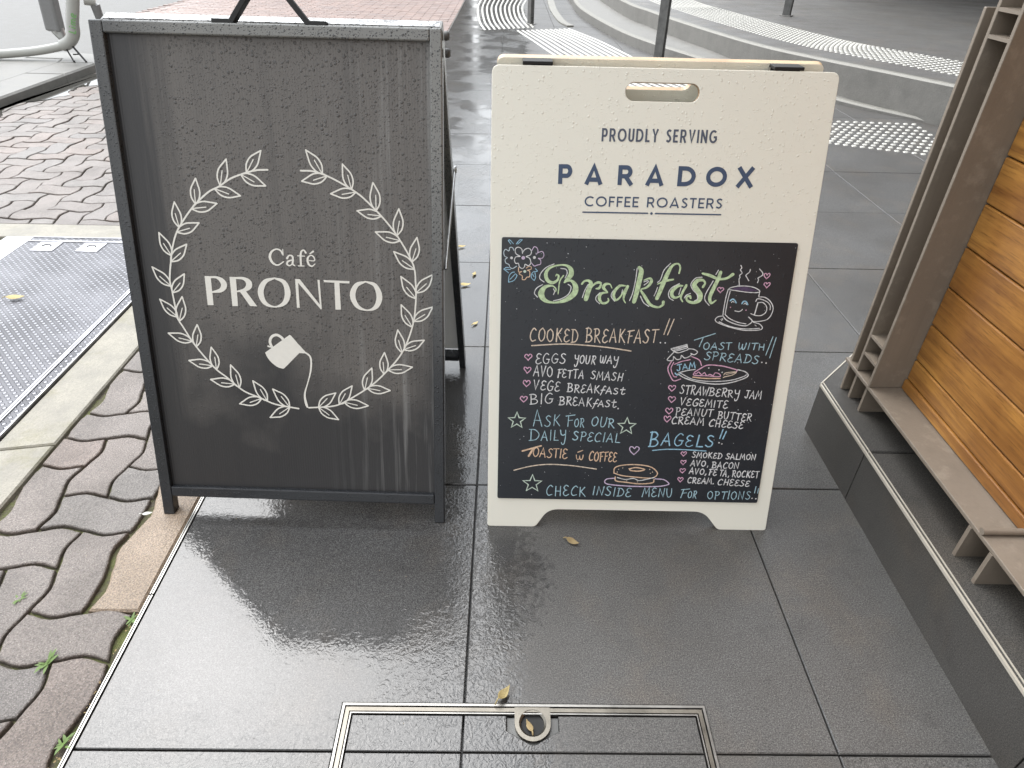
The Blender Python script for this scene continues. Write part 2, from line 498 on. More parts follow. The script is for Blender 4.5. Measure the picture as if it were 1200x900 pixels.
M['corflute'] = N.out(c, N.math('MULTIPLY_ADD', wet, -0.05, 0.36), nb, 0, 0.45)

N = NT('black_painted_timber'); v = N.coord()
h1, m1 = drops(N, v, 200, 0.42); h2, m2 = drops(N, v, 400, 0.45)
g = N.noise(v, 20, 5)
c = N.mixc(g, (0.016, 0.018, 0.021), (0.030, 0.032, 0.036))
sx = N.n('ShaderNodeSeparateXYZ'); N.link(v, sx.inputs[0])
mist = N.math('MULTIPLY', N.ramp(N.math('ADD', sx.outputs[1], N.math('MULTIPLY', sx.outputs[0], 0.35)), [(0.55, 0.0), (1.0, 1.0)]), N.ramp(sx.outputs[0], [(0.0, 0.25), (0.15, 1.0)]))
c = N.mixc(N.math('MULTIPLY', mist, N.math('SUBTRACT', 1.0, N.math('MULTIPLY', N.math('MAXIMUM', m1, m2), 0.75))), c, (0.19, 0.19, 0.18))  # pale tone paints sky reflected by the droplets, strongest near the top
M['blackframe'] = N.out(c, N.math('MULTIPLY_ADD', g, 0.16, 0.12), N.bump(N.math('ADD', h1, h2), 0.55, 0.0015), 0, 0.5)

N = NT('white_painted_ply'); v = N.coord()
h1, m1 = drops(N, v, 145, 0.34); h2, m2 = drops(N, v, 300, 0.38)
g = N.noise(v, 5, 5)
sx = N.n('ShaderNodeSeparateXYZ'); N.link(v, sx.inputs[0])
up = N.ramp(sx.outputs[1], [(0.40, 0.0), (0.66, 1.0)])
hh = N.math('MULTIPLY', N.math('ADD', h1, N.math('MULTIPLY', h2, 0.4)), up)
c = N.mixc(g, (0.78, 0.765, 0.675), (0.83, 0.815, 0.725))
M['whiteboard'] = N.out(c, 0.36, N.bump(hh, 0.55, 0.0017, N.bump(N.noise(v, 60, 4), 0.06, 0.001)), 0, 0.4)

N = NT('chalkboard_black'); v = N.coord()
dust = N.voro(v, 150); cc = N.voro(v, 150, out='Color'); sp = N.n('ShaderNodeSeparateColor'); N.link(cc, sp.inputs[0])
keep = N.math('GREATER_THAN', sp.outputs[1], 0.82)
dot = N.math('MULTIPLY', N.math('LESS_THAN', dust, N.math('MULTIPLY', sp.outputs[0], 0.16)), keep)
sm = N.noise(N.coord('Object', (5, 3, 1)), 1.0, 5, 0.6, 0.5)
c = N.mixc(N.ramp(sm, [(0.4, 0.0), (0.75, 0.6)]), (0.016, 0.019, 0.025), (0.034, 0.037, 0.043))
c = N.mixc(N.math('MULTIPLY', dot, 0.75), c, (0.55, 0.58, 0.6))
h1, m1 = drops(N, v, 170, 0.4)
M['chalkboard'] = N.out(c, 0.33, N.bump(h1, 0.3, 0.001), 0, 0.45)

CHALK = {'white': (0.74, 0.75, 0.76), 'cream': (0.74, 0.62, 0.50), 'orange': (0.76, 0.54, 0.38), 'pink': (0.74, 0.44, 0.60), 'lilac': (0.64, 0.52, 0.70),
         'blue': (0.40, 0.59, 0.67), 'sky': (0.34, 0.58, 0.74), 'mint': (0.60, 0.72, 0.62), 'green': (0.56, 0.71, 0.44), 'ice': (0.55, 0.66, 0.72), 'plum': (0.10, 0.07, 0.13)}
for k, cvals in CHALK.items():
    N = NT('chalk_ink_' + k); v = N.coord()
    f = N.noise(v, 130, 4, 0.7)
    M['ink_' + k] = N.out(N.mixc(N.ramp(f, [(0.34, 0.0), (0.60, 1.0)]), tuple(x * 0.62 for x in cvals), cvals), 0.7, None, 0, 0.2)
M['ink_navy'] = simple('navy_print', (0.055, 0.085, 0.15), 0.5, 0, 0.4, 0.15)
M['ink_slate'] = simple('slate_print', (0.085, 0.10, 0.14), 0.5, 0, 0.4, 0.15)
M['ink_paint'] = simple('off_white_print', (0.74, 0.72, 0.66), 0.45, 0, 0.4, 0.08, 90)
M['lime'] = simple('green_print', (0.18, 0.38, 0.14), 0.5)
M['white_paint'] = simple('white_tube_paint', (0.38, 0.38, 0.355), 0.35, 0, 0.5, 0.1, 8)
M['grey_plastic'] = simple('grey_plastic', (0.20, 0.20, 0.20), 0.5, 0, 0.4, 0.15)
M['black_rubber'] = simple('black_rubber', (0.02, 0.02, 0.02), 0.6, 0, 0.3, 0.2)
M['backpanel'] = simple('pale_back_panel', (0.82, 0.81, 0.78), 0.5, 0, 0.4, 0.1, 10)
M['zinc'] = make_steel('zinc_stay', (0.7, 0.7, 0.7), 0.3)
M['tactile'] = simple('tactile_white', (0.47, 0.46, 0.42), 0.4, 0, 0.5, 0.12, 12)
M['soffit'] = simple('dark_soffit', (0.05, 0.045, 0.04), 0.6, 0, 0.3, 0.1, 4)
M['facade'] = simple('facade_render', (0.13, 0.115, 0.10), 0.7, 0, 0.3, 0.1, 4)
M['glass'] = simple('dark_window', (0.02, 0.022, 0.025), 0.08, 0, 0.5, 0.1, 4)
M['leaf'] = simple('dry_leaf', (0.33, 0.25, 0.13), 0.6, 0, 0.3, 0.35, 160, 0.4)
M['leaf_yellow'] = simple('yellow_leaf', (0.40, 0.32, 0.15), 0.6, 0, 0.3, 0.3, 160, 0.4)
M['weed'] = simple('weed_green', (0.09, 0.15, 0.03), 0.55, 0, 0.4, 0.4, 90)

ART = {
 'brand_lettering': [
  ('T', 'navy', 'bold', 'P', (1214, 7112, 1477, 7113, 342, 76), 0),
  ('T', 'navy', 'bold', 'A', (1696, 7114, 2034, 7115, 342, 76), 0),
  ('T', 'navy', 'bold', 'R', (2297, 7116, 2584, 7117, 343, 76), 0),
  ('T', 'navy', 'bold', 'A', (2803, 7117, 3147, 7118, 343, 76), 0),
  ('T', 'navy', 'bold', 'D', (3384, 7119, 3722, 7120, 344, 76), 0),
  ('T', 'navy', 'bold', 'O', (3901, 7121, 4287, 7122, 345, 76), 0),
  ('T', 'navy', 'bold', 'X', (4442, 7123, 4794, 7124, 345, 76), 0),
 ],
 'roaster_lettering': [
  ('T', 'navy', 'medium', 'COFFEE ROASTERS', (1721, 6728, 4256, 6737, 182, 28), 0.17),
  ('P', 'navy', 25, (1701, 6624, 2897, 6628)),
  ('P', 'navy', 25, (3042, 6626, 4250, 6630)),
  ('D', 'navy', 24, (2970, 6625)),
 ],
 'serving_lettering': [
  ('T', 'slate', 'condensed', 'PROUDLY SERVING', (1969, 7855, 4016, 7864, 222, 34), 0.17),
 ],
 'chalk_lettering': [
  ('T', 'cream', 'hand', 'COOKED BREAKFAST', (794, 4154, 3281, 4169, 258, 22), 0.2),
  ('D', 'white', 15, (3356, 4176)),
  ('D', 'white', 15, (3449, 4174)),
  ('D', 'white', 16, (2625, 2781)),
  ('D', 'white', 15, (5403, 3814)),
  ('D', 'white', 15, (5490, 3801)),
  ('D', 'white', 16, (4765, 2067)),
  ('D', 'white', 16, (4825, 2042)),
  ('D', 'white', 16, (5705, 788)),
  ('D', 'white', 16, (5624, 796)),
  ('P', 'cream', 20, (3490, 4655, 3408, 4343)),
  ('P', 'cream', 20, (3576, 4652, 3480, 4337)),
  ('S', 'cream', 24, (833, 4067, 1411, 4111, 1807, 4100, 2314, 4061, 2790, 3996)),
  ('T', 'white', 'hand', 'EGGS', (920, 3711, 1514, 3714, 202, 19), 0.18),
  ('T', 'white', 'hand', 'yOUR', (1682, 3731, 2100, 3708, 167, 19), 0.18),
  ('T', 'white', 'hand', 'wAy', (2187, 3741, 2549, 3722, 150, 19), 0.18),
  ('T', 'white', 'hand', 'AVO', (886, 3443, 1270, 3436, 205, 20), 0.18),
  ('T', 'white', 'hand', 'FETTA', (1356, 3422, 1887, 3405, 170, 20), 0.18),
  ('T', 'white', 'hand', 'SMASH', (2032, 3408, 2665, 3367, 170, 20), 0.18),
  ('T', 'white', 'hand', 'VEGE', (895, 3158, 1422, 3134, 199, 20), 0.18),
  ('T', 'white', 'hand', 'BREAK', (1574, 3119, 2222, 3104, 172, 20), 0.18),
  ('T', 'white', 'hand', 'fASt', (2240, 3104, 2724, 3086, 127, 20), 0.18),
  ('T', 'white', 'hand', 'BIG', (836, 2838, 1302, 2873, 220, 20), 0.18),
  ('T', 'white', 'hand', 'BREAK', (1424, 2840, 2084, 2826, 175, 20), 0.18),
  ('T', 'white', 'hand', 'fASt', (2102, 2817, 2571, 2807, 129, 20), 0.18),
  ('T', 'white', 'hand', 'STRAW', (3841, 3132, 4416, 3092, 173, 20), 0.18),
  ('T', 'white', 'hand', 'BERRy', (4433, 3093, 5047, 3068, 156, 20), 0.18),
  ('T', 'white', 'hand', 'JAM', (5160, 3059, 5492, 3046, 166, 20), 0.18),
  ('T', 'white', 'hand', 'VEGEMITE', (3867, 2879, 4842, 2833, 153, 20), 0.18),
  ('T', 'white', 'hand', 'PEANUT', (3801, 2668, 4553, 2642, 155, 20), 0.18),
  ('T', 'white', 'hand', 'BUTTER', (4664, 2597, 5360, 2560, 160, 20), 0.18),
  ('T', 'white', 'hand', 'CREAM', (3739, 2472, 4402, 2451, 151, 20), 0.18),
  ('T', 'white', 'hand', 'CHEESE', (4503, 2432, 5213, 2389, 144, 20), 0.18),
  ('T', 'white', 'hand', 'SMOKED', (4238, 1730, 4860, 1707, 121, 20), 0.18),
  ('T', 'white', 'hand', 'SALMON', (4947, 1697, 5573, 1697, 122, 21), 0.18),
  ('T', 'white', 'hand', 'AVO', (4227, 1529, 4543, 1528, 134, 21), 0.18),
  ('T', 'white', 'hand', ',', (4579, 1522, 4606, 1523, 118, 21), 0.18),
  ('T', 'white', 'hand', 'BACON', (4680, 1493, 5245, 1488, 138, 21), 0.18),
  ('T', 'white', 'hand', 'AVO,', (4218, 1345, 4592, 1333, 139, 21), 0.18),
  ('T', 'white', 'hand', 'FE', (4629, 1331, 4797, 1325, 139, 21), 0.18),
  ('T', 'white', 'hand', 'TA', (4852, 1314, 5011, 1301, 140, 21), 0.18),
  ('T', 'white', 'hand', ',', (5044, 1298, 5071, 1296, 120, 21), 0.18),
  ('T', 'white', 'hand', 'ROCKET', (5129, 1291, 5690, 1286, 140, 21), 0.18),
  ('T', 'white', 'hand', 'CREAM.', (4208, 1137, 4775, 1118, 132, 21), 0.18),
  ('T', 'white', 'hand', 'CHEESE', (4846, 1100, 5518, 1078, 133, 21), 0.18),
  ('H', 'pink', 19, (773, 3831, 71)),
  ('H', 'pink', 19, (763, 3566, 71)),
  ('H', 'pink', 19, (754, 3284, 72)),
  ('H', 'pink', 19, (708, 2948, 72)),
  ('H', 'pink', 19, (3676, 3238, 72)),
  ('H', 'pink', 19, (3695, 3001, 73)),
  ('H', 'pink', 19, (3668, 2749, 73)),
  ('H', 'pink', 19, (3643, 2577, 73)),
  ('H', 'pink', 18, (4060, 1804, 57)),
  ('H', 'pink', 18, (4070, 1609, 57)),
  ('H', 'pink', 18, (4075, 1418, 57)),
  ('H', 'pink', 18, (4052, 1211, 58)),
  ('H', 'lilac', 20, (3025, 1862, 103)),
  ('T', 'blue', 'hand', 'A', (919, 2373, 1112, 2377, 355, 18), 0.2),
  ('T', 'blue', 'hand', 'SK', (1147, 2378, 1462, 2378, 235, 18), 0.2),
  ('T', 'blue', 'hand', 'F', (1580, 2367, 1751, 2371, 263, 18), 0.2),
  ('T', 'blue', 'hand', 'OR', (1752, 2363, 1953, 2363, 179, 18), 0.2),
  ('T', 'blue', 'hand', 'OUR', (2092, 2391, 2573, 2360, 197, 18), 0.2),
  ('T', 'blue', 'hand', 'D', (841, 2049, 1053, 2053, 248, 19), 0.2),
  ('T', 'blue', 'hand', 'AILY', (1088, 2053, 1605, 2063, 219, 19), 0.2),
  ('T', 'blue', 'hand', 'SPECIAL', (1735, 2072, 2715, 2027, 200, 19), 0.2),
  ('T', 'blue', 'hand', 'CHECK', (1240, 782, 2074, 785, 232, 19), 0.2),
  ('T', 'blue', 'hand', 'INSIDE', (2216, 813, 3038, 784, 202, 19), 0.2),
  ('T', 'blue', 'hand', 'MENU', (3278, 788, 3923, 809, 203, 19), 0.2),
  ('T', 'blue', 'hand', 'F', (4062, 787, 4226, 790, 204, 19), 0.2),
  ('T', 'blue', 'hand', 'OR', (4245, 784, 4429, 774, 163, 19), 0.2),
  ('T', 'blue', 'hand', 'OPTIONS', (4666, 774, 5585, 769, 176, 19), 0.2),
  ('X', 'mint', 23, (579, 2480, 183)),
  ('X', 'mint', 23, (2828, 2397, 193)),
  ('X', 'mint', 23, (937, 1057, 207)),
  ('T', 'orange', 'hand', 'OASTIE', (923, 1683, 1644, 1650, 204, 20), 0.14),
  ('T', 'orange', 'hand', 'w', (1829, 1623, 1989, 1626, 117, 20), 0.14),
  ('T', 'orange', 'hand', 'COFFEE', (2097, 1616, 2678, 1600, 205, 21), 0.14),
  ('P', 'orange', 34, (707, 1803, 1093, 1927)),
  ('P', 'orange', 42, (935, 1868, 843, 1691)),
  ('P', 'orange', 20, (1860, 1798, 1958, 1841)),
  ('S', 'cream', 23, (544, 1360, 889, 1459, 1254, 1509, 1737, 1491, 2266, 1421)),
  ('P', 'blue', 18, (4014, 4241, 4409, 4382)),
  ('P', 'blue', 18, (4188, 4307, 4126, 4111)),
  ('T', 'blue', 'hand', 'OAST', (4203, 4057, 4759, 4065, 140, 18), 0.16),
  ('T', 'blue', 'hand', 'wITH', (4890, 4071, 5418, 4064, 133, 18), 0.16),
  ('T', 'blue', 'hand', 'SPREADS', (4251, 3851, 5332, 3777, 169, 18), 0.16),
  ('P', 'blue', 17, (5546, 4344, 5458, 3963)),
  ('P', 'blue', 17, (5613, 4325, 5543, 3908)),
  ('P', 'blue', 18, (5669, 1077, 5657, 925)),
  ('P', 'blue', 18, (5729, 1032, 5723, 920)),
  ('T', 'sky', 'hand', 'B', (3315, 1966, 3508, 1966, 336, 27), 0.16),
  ('T', 'sky', 'hand', 'AGELS', (3569, 1981, 4655, 1973, 259, 25), 0.22),
  ('P', 'sky', 26, (4811, 2364, 4767, 2165)),
  ('P', 'sky', 26, (4883, 2324, 4832, 2157)),
  ('S', 'sky', 23, (3407, 1867, 3686, 1900, 4038, 1899, 4515, 1877)),
 ],
 'headline_lettering': [
  ('S', 'green', 0, (1250, 5439, 16, 1265, 5472, 23, 1303, 5444, 36, 1282, 5362, 42, 1187, 5311, 59, 1090, 5366, 68, 1060, 5479, 68, 1119, 5585, 49, 1270, 5643, 29, 1432, 5647, 39, 1524, 5578, 81, 1537, 5473, 94, 1461, 5374, 65, 1421, 5324, 36)),
  ('S', 'green', 0, (1422, 5332, 26, 1543, 5359, 42, 1629, 5263, 95, 1620, 5123, 108, 1463, 4987, 82, 1251, 4933, 36, 1069, 4966, 72, 982, 5093, 118, 1051, 5226, 72, 1189, 5252, 29, 1260, 5198, 26, 1259, 5145, 20)),
  ('S', 'green', 0, (1395, 5452, 26, 1329, 5346, 26, 1307, 5100, 20)),
  ('S', 'white', 17, (1208, 5668, 1062, 5600, 961, 5485, 948, 5388, 1031, 5324)),
  ('S', 'white', 17, (1001, 5271, 897, 5207, 854, 5107, 914, 5032)),
  ('S', 'white', 17, (1337, 5587, 1435, 5573, 1463, 5496, 1427, 5406)),
  ('S', 'white', 17, (1489, 5289, 1549, 5236, 1510, 5104, 1379, 5010, 1225, 4966)),
  ('S', 'white', 17, (1213, 5197, 1239, 5148, 1220, 5086)),
  ('S', 'white', 17, (1872, 5292, 1814, 5176, 1775, 5040)),
  ('S', 'white', 17, (2111, 5141, 2042, 5065, 2041, 4995, 2116, 4925)),
  ('S', 'white', 17, (2468, 5296, 2351, 5170, 2328, 5071, 2400, 4981)),
  ('P', 'white', 17, (2535, 5204, 2516, 5088)),
  ('S', 'green', 0, (1754, 5303, 39, 1796, 5353, 36, 1868, 5367, 46, 1923, 5313, 75, 1880, 5161, 92, 1846, 5011, 85)),
  ('S', 'green', 0, (1903, 5186, 23, 1986, 5298, 36, 2069, 5337, 49, 2116, 5305, 36, 2085, 5228, 46, 2027, 5216, 23)),
  ('S', 'green', 0, (2330, 5232, 16, 2288, 5304, 26, 2206, 5307, 52, 2166, 5241, 59, 2231, 5171, 33, 2249, 5155, 23)),
  ('S', 'green', 0, (2250, 5144, 23, 2144, 5130, 46, 2100, 5050, 62, 2142, 4954, 46, 2222, 4939, 43, 2282, 4987, 30, 2268, 5036, 20)),
  ('S', 'green', 0, (2584, 5282, 23, 2481, 5280, 46, 2394, 5188, 59, 2373, 5088, 52, 2419, 5003, 43, 2494, 5057, 33, 2566, 5183, 29, 2633, 5271, 46)),
  ('S', 'green', 0, (2625, 5271, 56, 2579, 5125, 49, 2568, 5026, 33, 2608, 4952, 20)),
  ('S', 'green', 0, (2818, 5632, 63, 2864, 5563, 91, 2840, 5373, 95, 2805, 5141, 89, 2772, 4979, 78)),
  ('S', 'green', 0, (2888, 5223, 25, 3001, 5266, 42, 3070, 5369, 60, 3039, 5433, 39, 2931, 5396, 21)),
  ('S', 'green', 0, (2886, 5196, 35, 2966, 5090, 57, 3087, 4931, 54, 3235, 4879, 39, 3329, 4926, 46, 3336, 4986, 57)),
  ('S', 'green', 0, (3583, 5543, 32, 3594, 5652, 35, 3544, 5720, 31, 3445, 5684, 46, 3371, 5542, 77, 3302, 5347, 85, 3247, 5168, 78, 3205, 5050, 71)),
  ('S', 'green', 0, (3194, 5327, 18, 3330, 5386, 46, 3485, 5421, 32)),
  ('S', 'green', 0, (3674, 5305, 28, 3586, 5296, 53, 3492, 5208, 71, 3487, 5119, 64, 3556, 5070, 46, 3657, 5126, 28, 3742, 5299, 50)),
  ('S', 'green', 0, (3744, 5317, 46, 3680, 5159, 46, 3663, 5068, 36, 3706, 4997, 21)),
  ('S', 'green', 0, (4066, 5291, 50, 4097, 5363, 35, 4048, 5418, 46, 3950, 5409, 74, 3895, 5323, 88, 3967, 5218, 96, 4031, 5130, 96, 4021, 5025, 71, 3904, 4983, 57, 3796, 5021, 46, 3775, 5089, 36, 3833, 5111, 43, 3855, 5069, 36)),
  ('S', 'green', 0, (4368, 5576, 63, 4335, 5438, 71, 4255, 5224, 74, 4218, 5080, 64, 4262, 4981, 46, 4344, 5037, 25)),
  ('S', 'green', 0, (4028, 5547, 35, 4164, 5514, 56, 4348, 5448, 46, 4505, 5468, 46, 4605, 5541, 63)),
  ('S', 'white', 17, (2781, 5618, 2768, 5389, 2731, 5139, 2685, 4998)),
  ('S', 'white', 17, (2939, 5304, 3010, 5362, 2998, 5387, 2929, 5364)),
  ('S', 'white', 17, (2886, 5089, 2959, 4964, 3063, 4894)),
  ('S', 'white', 17, (3406, 5726, 3293, 5593, 3242, 5416, 3191, 5359)),
  ('S', 'white', 17, (3200, 5265, 3173, 5166, 3147, 5099)),
  ('S', 'white', 17, (3608, 5344, 3469, 5261, 3419, 5153, 3449, 5064, 3525, 5019)),
  ('P', 'white', 17, (3646, 5265, 3620, 5136)),
  ('S', 'white', 17, (4027, 5475, 3906, 5454, 3830, 5340, 3877, 5234, 3966, 5146, 3985, 5057, 3936, 5020)),
  ('S', 'white', 17, (3840, 5162, 3764, 5124, 3734, 5070)),
  ('P', 'white', 17, (4323, 5614, 4285, 5534)),
  ('S', 'white', 17, (4247, 5410, 4137, 5168, 4130, 5042, 4226, 4935)),
 ],
 'mug_drawing': [
  ('F', 'plum', 16, (4596, 5262, 4747, 5303, 4919, 5310, 5133, 5234, 4949, 5215, 4703, 5239)),
  ('S', 'white', 17, (4736, 5714, 4759, 5664, 4738, 5629, 4777, 5570, 4738, 5527, 4749, 5484, 4736, 5449, 4759, 5317)),
  ('S', 'white', 17, (4925, 5641, 4915, 5590, 4855, 5529, 4887, 5478, 4924, 5424)),
  ('S', 'white', 17, (5098, 5653, 5169, 5578, 5161, 5527, 5095, 5482, 5107, 5445, 5094, 5393)),
  ('S', 'white', 17, (4554, 5254, 4610, 5291, 4744, 5320, 4899, 5323, 5041, 5300, 5156, 5242, 5132, 5206, 4950, 5203, 4704, 5232, 4584, 5247, 4554, 5254)),
  ('S', 'white', 17, (4554, 5254, 4529, 5107, 4514, 4878, 4514, 4735)),
  ('S', 'white', 17, (4595, 5220, 4568, 5020, 4554, 4768)),
  ('S', 'white', 20, (4514, 4735, 4604, 4648, 4789, 4576, 4969, 4547, 5052, 4585, 5096, 4649, 5015, 4724)),
  ('S', 'white', 17, (4554, 4763, 4652, 4685, 4819, 4616, 4981, 4587)),
  ('P', 'white', 17, (5163, 5233, 5156, 5133)),
  ('S', 'white', 17, (5158, 5119, 5275, 5113, 5394, 5036, 5465, 4911, 5447, 4772, 5373, 4678, 5237, 4643, 5106, 4636)),
  ('S', 'white', 17, (5151, 5005, 5255, 5011, 5337, 4926, 5335, 4823, 5256, 4759, 5151, 4757, 5050, 4791)),
  ('P', 'white', 22, (5156, 5000, 5123, 4769)),
  ('S', 'white', 17, (5113, 5031, 5140, 5084, 5248, 5065, 5351, 5014, 5404, 4949, 5411, 4874)),
  ('S', 'white', 17, (4514, 4735, 4420, 4716, 4375, 4652, 4456, 4588, 4710, 4506, 4981, 4457, 5261, 4472, 5311, 4522, 5245, 4589, 5121, 4622)),
  ('S', 'white', 18, (4453, 4618, 4616, 4549, 4816, 4499, 5048, 4486, 5257, 4503)),
  ('S', 'white', 13, (4479, 4663, 4520, 4682, 4500, 4637)),
  ('P', 'white', 13, (5160, 4569, 5189, 4548)),
  ('S', 'sky', 25, (4621, 5035, 4659, 5067, 4701, 5049, 4739, 4997)),
  ('S', 'sky', 25, (4850, 4981, 4878, 5026, 4926, 5023, 4968, 4966)),
  ('S', 'white', 13, (4647, 5000, 4670, 5025, 4698, 5005)),
  ('S', 'white', 13, (4891, 4973, 4912, 4995, 4944, 4966)),
  ('S', 'white', 17, (4734, 4839, 4809, 4827, 4855, 4845, 4876, 4871)),
  ('D', 'pink', 12, (4641, 4907)),
  ('D', 'pink', 12, (4948, 4856)),
  ('H', 'pink', 18, (5256, 5523, 57)),
  ('H', 'pink', 18, (5281, 5352, 57)),
  ('H', 'pink', 18, (4408, 5240, 57)),
 ],
 'jam_toast_drawing': [
  ('P', 'white', 18, (3572, 4056, 3878, 4150, 3902, 4085, 3641, 3999, 3572, 4056)),
  ('P', 'white', 18, (3638, 4025, 3882, 4113)),
  ('P', 'white', 13, (3625, 4051, 3870, 4125)),
  ('S', 'white', 18, (3641, 3999, 3738, 3979, 3911, 4046)),
  ('S', 'white', 18, (3919, 4063, 4026, 4054, 4105, 4001, 4048, 3945, 3976, 3970)),
  ('S', 'white', 18, (3632, 3981, 3520, 3829, 3637, 3823, 3640, 3898, 3710, 3840, 3782, 3859, 3796, 3925, 3865, 3872, 3957, 3909, 3994, 3953)),
  ('S', 'pink', 21, (3611, 3805, 3552, 3648, 3629, 3471, 3701, 3394, 3825, 3435)),
  ('S', 'pink', 18, (3656, 3779, 3614, 3650, 3680, 3495, 3742, 3478)),
  ('S', 'pink', 20, (3999, 3907, 4155, 3838, 4215, 3724)),
  ('S', 'pink', 18, (3677, 3740, 3819, 3804, 3975, 3841)),
  ('T', 'sky', 'hand', 'JAM', (3742, 3603, 4103, 3673, 118, 22), 0.16),
  ('S', 'white', 18, (3780, 3568, 3945, 3616, 4096, 3641)),
  ('S', 'white', 21, (3761, 3541, 3920, 3454, 4185, 3381, 4533, 3342, 4829, 3378, 5076, 3464, 5169, 3535, 5099, 3612, 4944, 3654)),
  ('S', 'white', 18, (3813, 3560, 4072, 3435, 4440, 3397, 4823, 3427, 5070, 3509, 5133, 3550)),
  ('S', 'sky', 24, (3706, 3558, 3753, 3518, 3813, 3553)),
  ('S', 'pink', 22, (4088, 3581, 4216, 3673, 4347, 3737, 4615, 3725, 4834, 3674, 4934, 3642, 4917, 3609)),
  ('S', 'pink', 18, (4088, 3581, 4088, 3521, 4341, 3512, 4599, 3501, 4588, 3557, 4505, 3578, 4469, 3519, 4402, 3545, 4341, 3517, 4291, 3578, 4236, 3537, 4172, 3589, 4128, 3548, 4089, 3570)),
  ('S', 'orange', 24, (4071, 3480, 4326, 3458, 4615, 3464)),
  ('S', 'cream', 18, (4681, 3537, 4718, 3582, 4918, 3604, 4851, 3540, 4711, 3501, 4677, 3481)),
  ('P', 'cream', 14, (4722, 3549, 4888, 3590)),
  ('D', 'white', 13, (4365, 3676)),
  ('D', 'white', 13, (4572, 3642)),
  ('D', 'white', 13, (4642, 3592)),
 ],
 'bagel_drawing': [
  ('S', 'orange', 23, (2640, 1336, 2652, 1453, 2783, 1514, 3065, 1539, 3380, 1498, 3538, 1385, 3541, 1291, 3432, 1232, 3174, 1243, 2829, 1277, 2640, 1336)),
  ('S', 'orange', 27, (2959, 1437, 3099, 1471, 3278, 1430, 3162, 1390, 2996, 1400, 2959, 1437)),
  ('S', 'orange', 25, (2675, 1249, 2696, 1155, 2898, 1127, 3186, 1094, 3465, 1122, 3498, 1202)),
  ('S', 'white', 19, (2718, 1234, 2893, 1190, 3062, 1219, 3180, 1170, 3349, 1205, 3494, 1246)),
  ('S', 'lilac', 23, (2663, 1217, 2499, 1192, 2464, 1112, 2587, 1064, 3048, 1034, 3564, 1038, 3803, 1087, 3792, 1144, 3692, 1205, 3519, 1218)),
  ('D', 'cream', 11, (2733, 1423)),
  ('D', 'cream', 11, (2709, 1360)),
  ('D', 'cream', 11, (2816, 1456)),
  ('D', 'cream', 11, (3386, 1435)),
  ('D', 'cream', 11, (3448, 1374)),
  ('D', 'cream', 11, (3408, 1342)),
  ('D', 'cream', 11, (2924, 1159)),
  ('D', 'cream', 11, (3154, 1138)),
 ],
 'flower_drawing': [
  ('S', 'white', 16, (608, 5852, 590, 5931, 525, 5967, 470, 5929, 485, 5845, 561, 5798, 486, 5786, 458, 5727, 484, 5664, 534, 5665, 555, 5601, 610, 5570, 650, 5603, 662, 5651, 727, 5626, 768, 5680, 742, 5765, 679, 5796, 753, 5827, 773, 5893, 728, 5948, 654, 5930, 613, 5877)),
  ('S', 'ice', 15, (441, 5907, 419, 5954, 367, 5956, 350, 5893, 291, 5923, 255, 5872, 272, 5798, 321, 5767, 284, 5734, 296, 5671, 355, 5640, 378, 5587, 427, 5568, 501, 5611)),
  ('S', 'lilac', 15, (783, 5914, 824, 5981, 878, 5956, 896, 5885, 860, 5831, 897, 5872, 976, 5895, 1010, 5834, 980, 5772, 907, 5768, 949, 5737, 952, 5662, 888, 5640, 835, 5623, 779, 5680)),
  ('S', 'orange', 16, (539, 5590, 545, 5504, 601, 5516, 553, 5472, 614, 5430, 615, 5365, 669, 5364, 701, 5408, 752, 5422, 750, 5519, 708, 5540, 774, 5560, 776, 5605, 727, 5610, 685, 5580)),
  ('D', 'white', 26, (403, 5765)),
  ('D', 'lilac', 34, (624, 5770)),
  ('D', 'white', 28, (832, 5781)),
  ('D', 'mint', 28, (660, 5517)),
  ('S', 'sky', 14, (260, 5552, 308, 5585, 353, 5581)),
  ('S', 'sky', 14, (260, 5552, 298, 5526, 353, 5484)),
  ('P', 'sky', 14, (298, 5547, 384, 5549)),
  ('S', 'sky', 14, (356, 5305, 365, 5425, 418, 5491, 466, 5500)),
  ('S', 'sky', 14, (356, 5305, 453, 5340, 511, 5425, 496, 5460)),
  ('P', 'sky', 14, (382, 5360, 483, 5468)),
  ('S', 'sky', 14, (843, 5348, 788, 5401, 786, 5466, 827, 5518)),
  ('S', 'sky', 14, (843, 5348, 868, 5413, 849, 5508)),
  ('S', 'sky', 14, (858, 5575, 897, 5527, 838, 5518)),
  ('P', 'sky', 14, (807, 5466, 839, 5418)),
  ('S', 'sky', 14, (336, 6089, 368, 6093, 433, 6028)),
  ('P', 'sky', 14, (336, 6084, 385, 6022)),
  ('S', 'sky', 14, (486, 6024, 543, 6096, 596, 6105)),
  ('P', 'sky', 14, (596, 6102, 513, 6024)),
 ],
 'cafe_lettering': [
  ('F', 'paint', 17, (1458, 5209, 1576, 5206, 1570, 4637, 1453, 4634)),
  ('S', 'paint', 0, (1558, 5188, 37, 1694, 5186, 49, 1793, 5119, 104, 1819, 5029, 116, 1742, 4935, 80, 1570, 4896, 28)),
  ('F', 'paint', 17, (1945, 5205, 2069, 5206, 2052, 4633, 1941, 4630)),
  ('S', 'paint', 0, (2058, 5187, 36, 2209, 5183, 55, 2303, 5119, 110, 2306, 5034, 116, 2217, 4958, 67, 2061, 4923, 28)),
  ('F', 'paint', 17, (2113, 4931, 2231, 4947, 2433, 4639, 2292, 4641)),
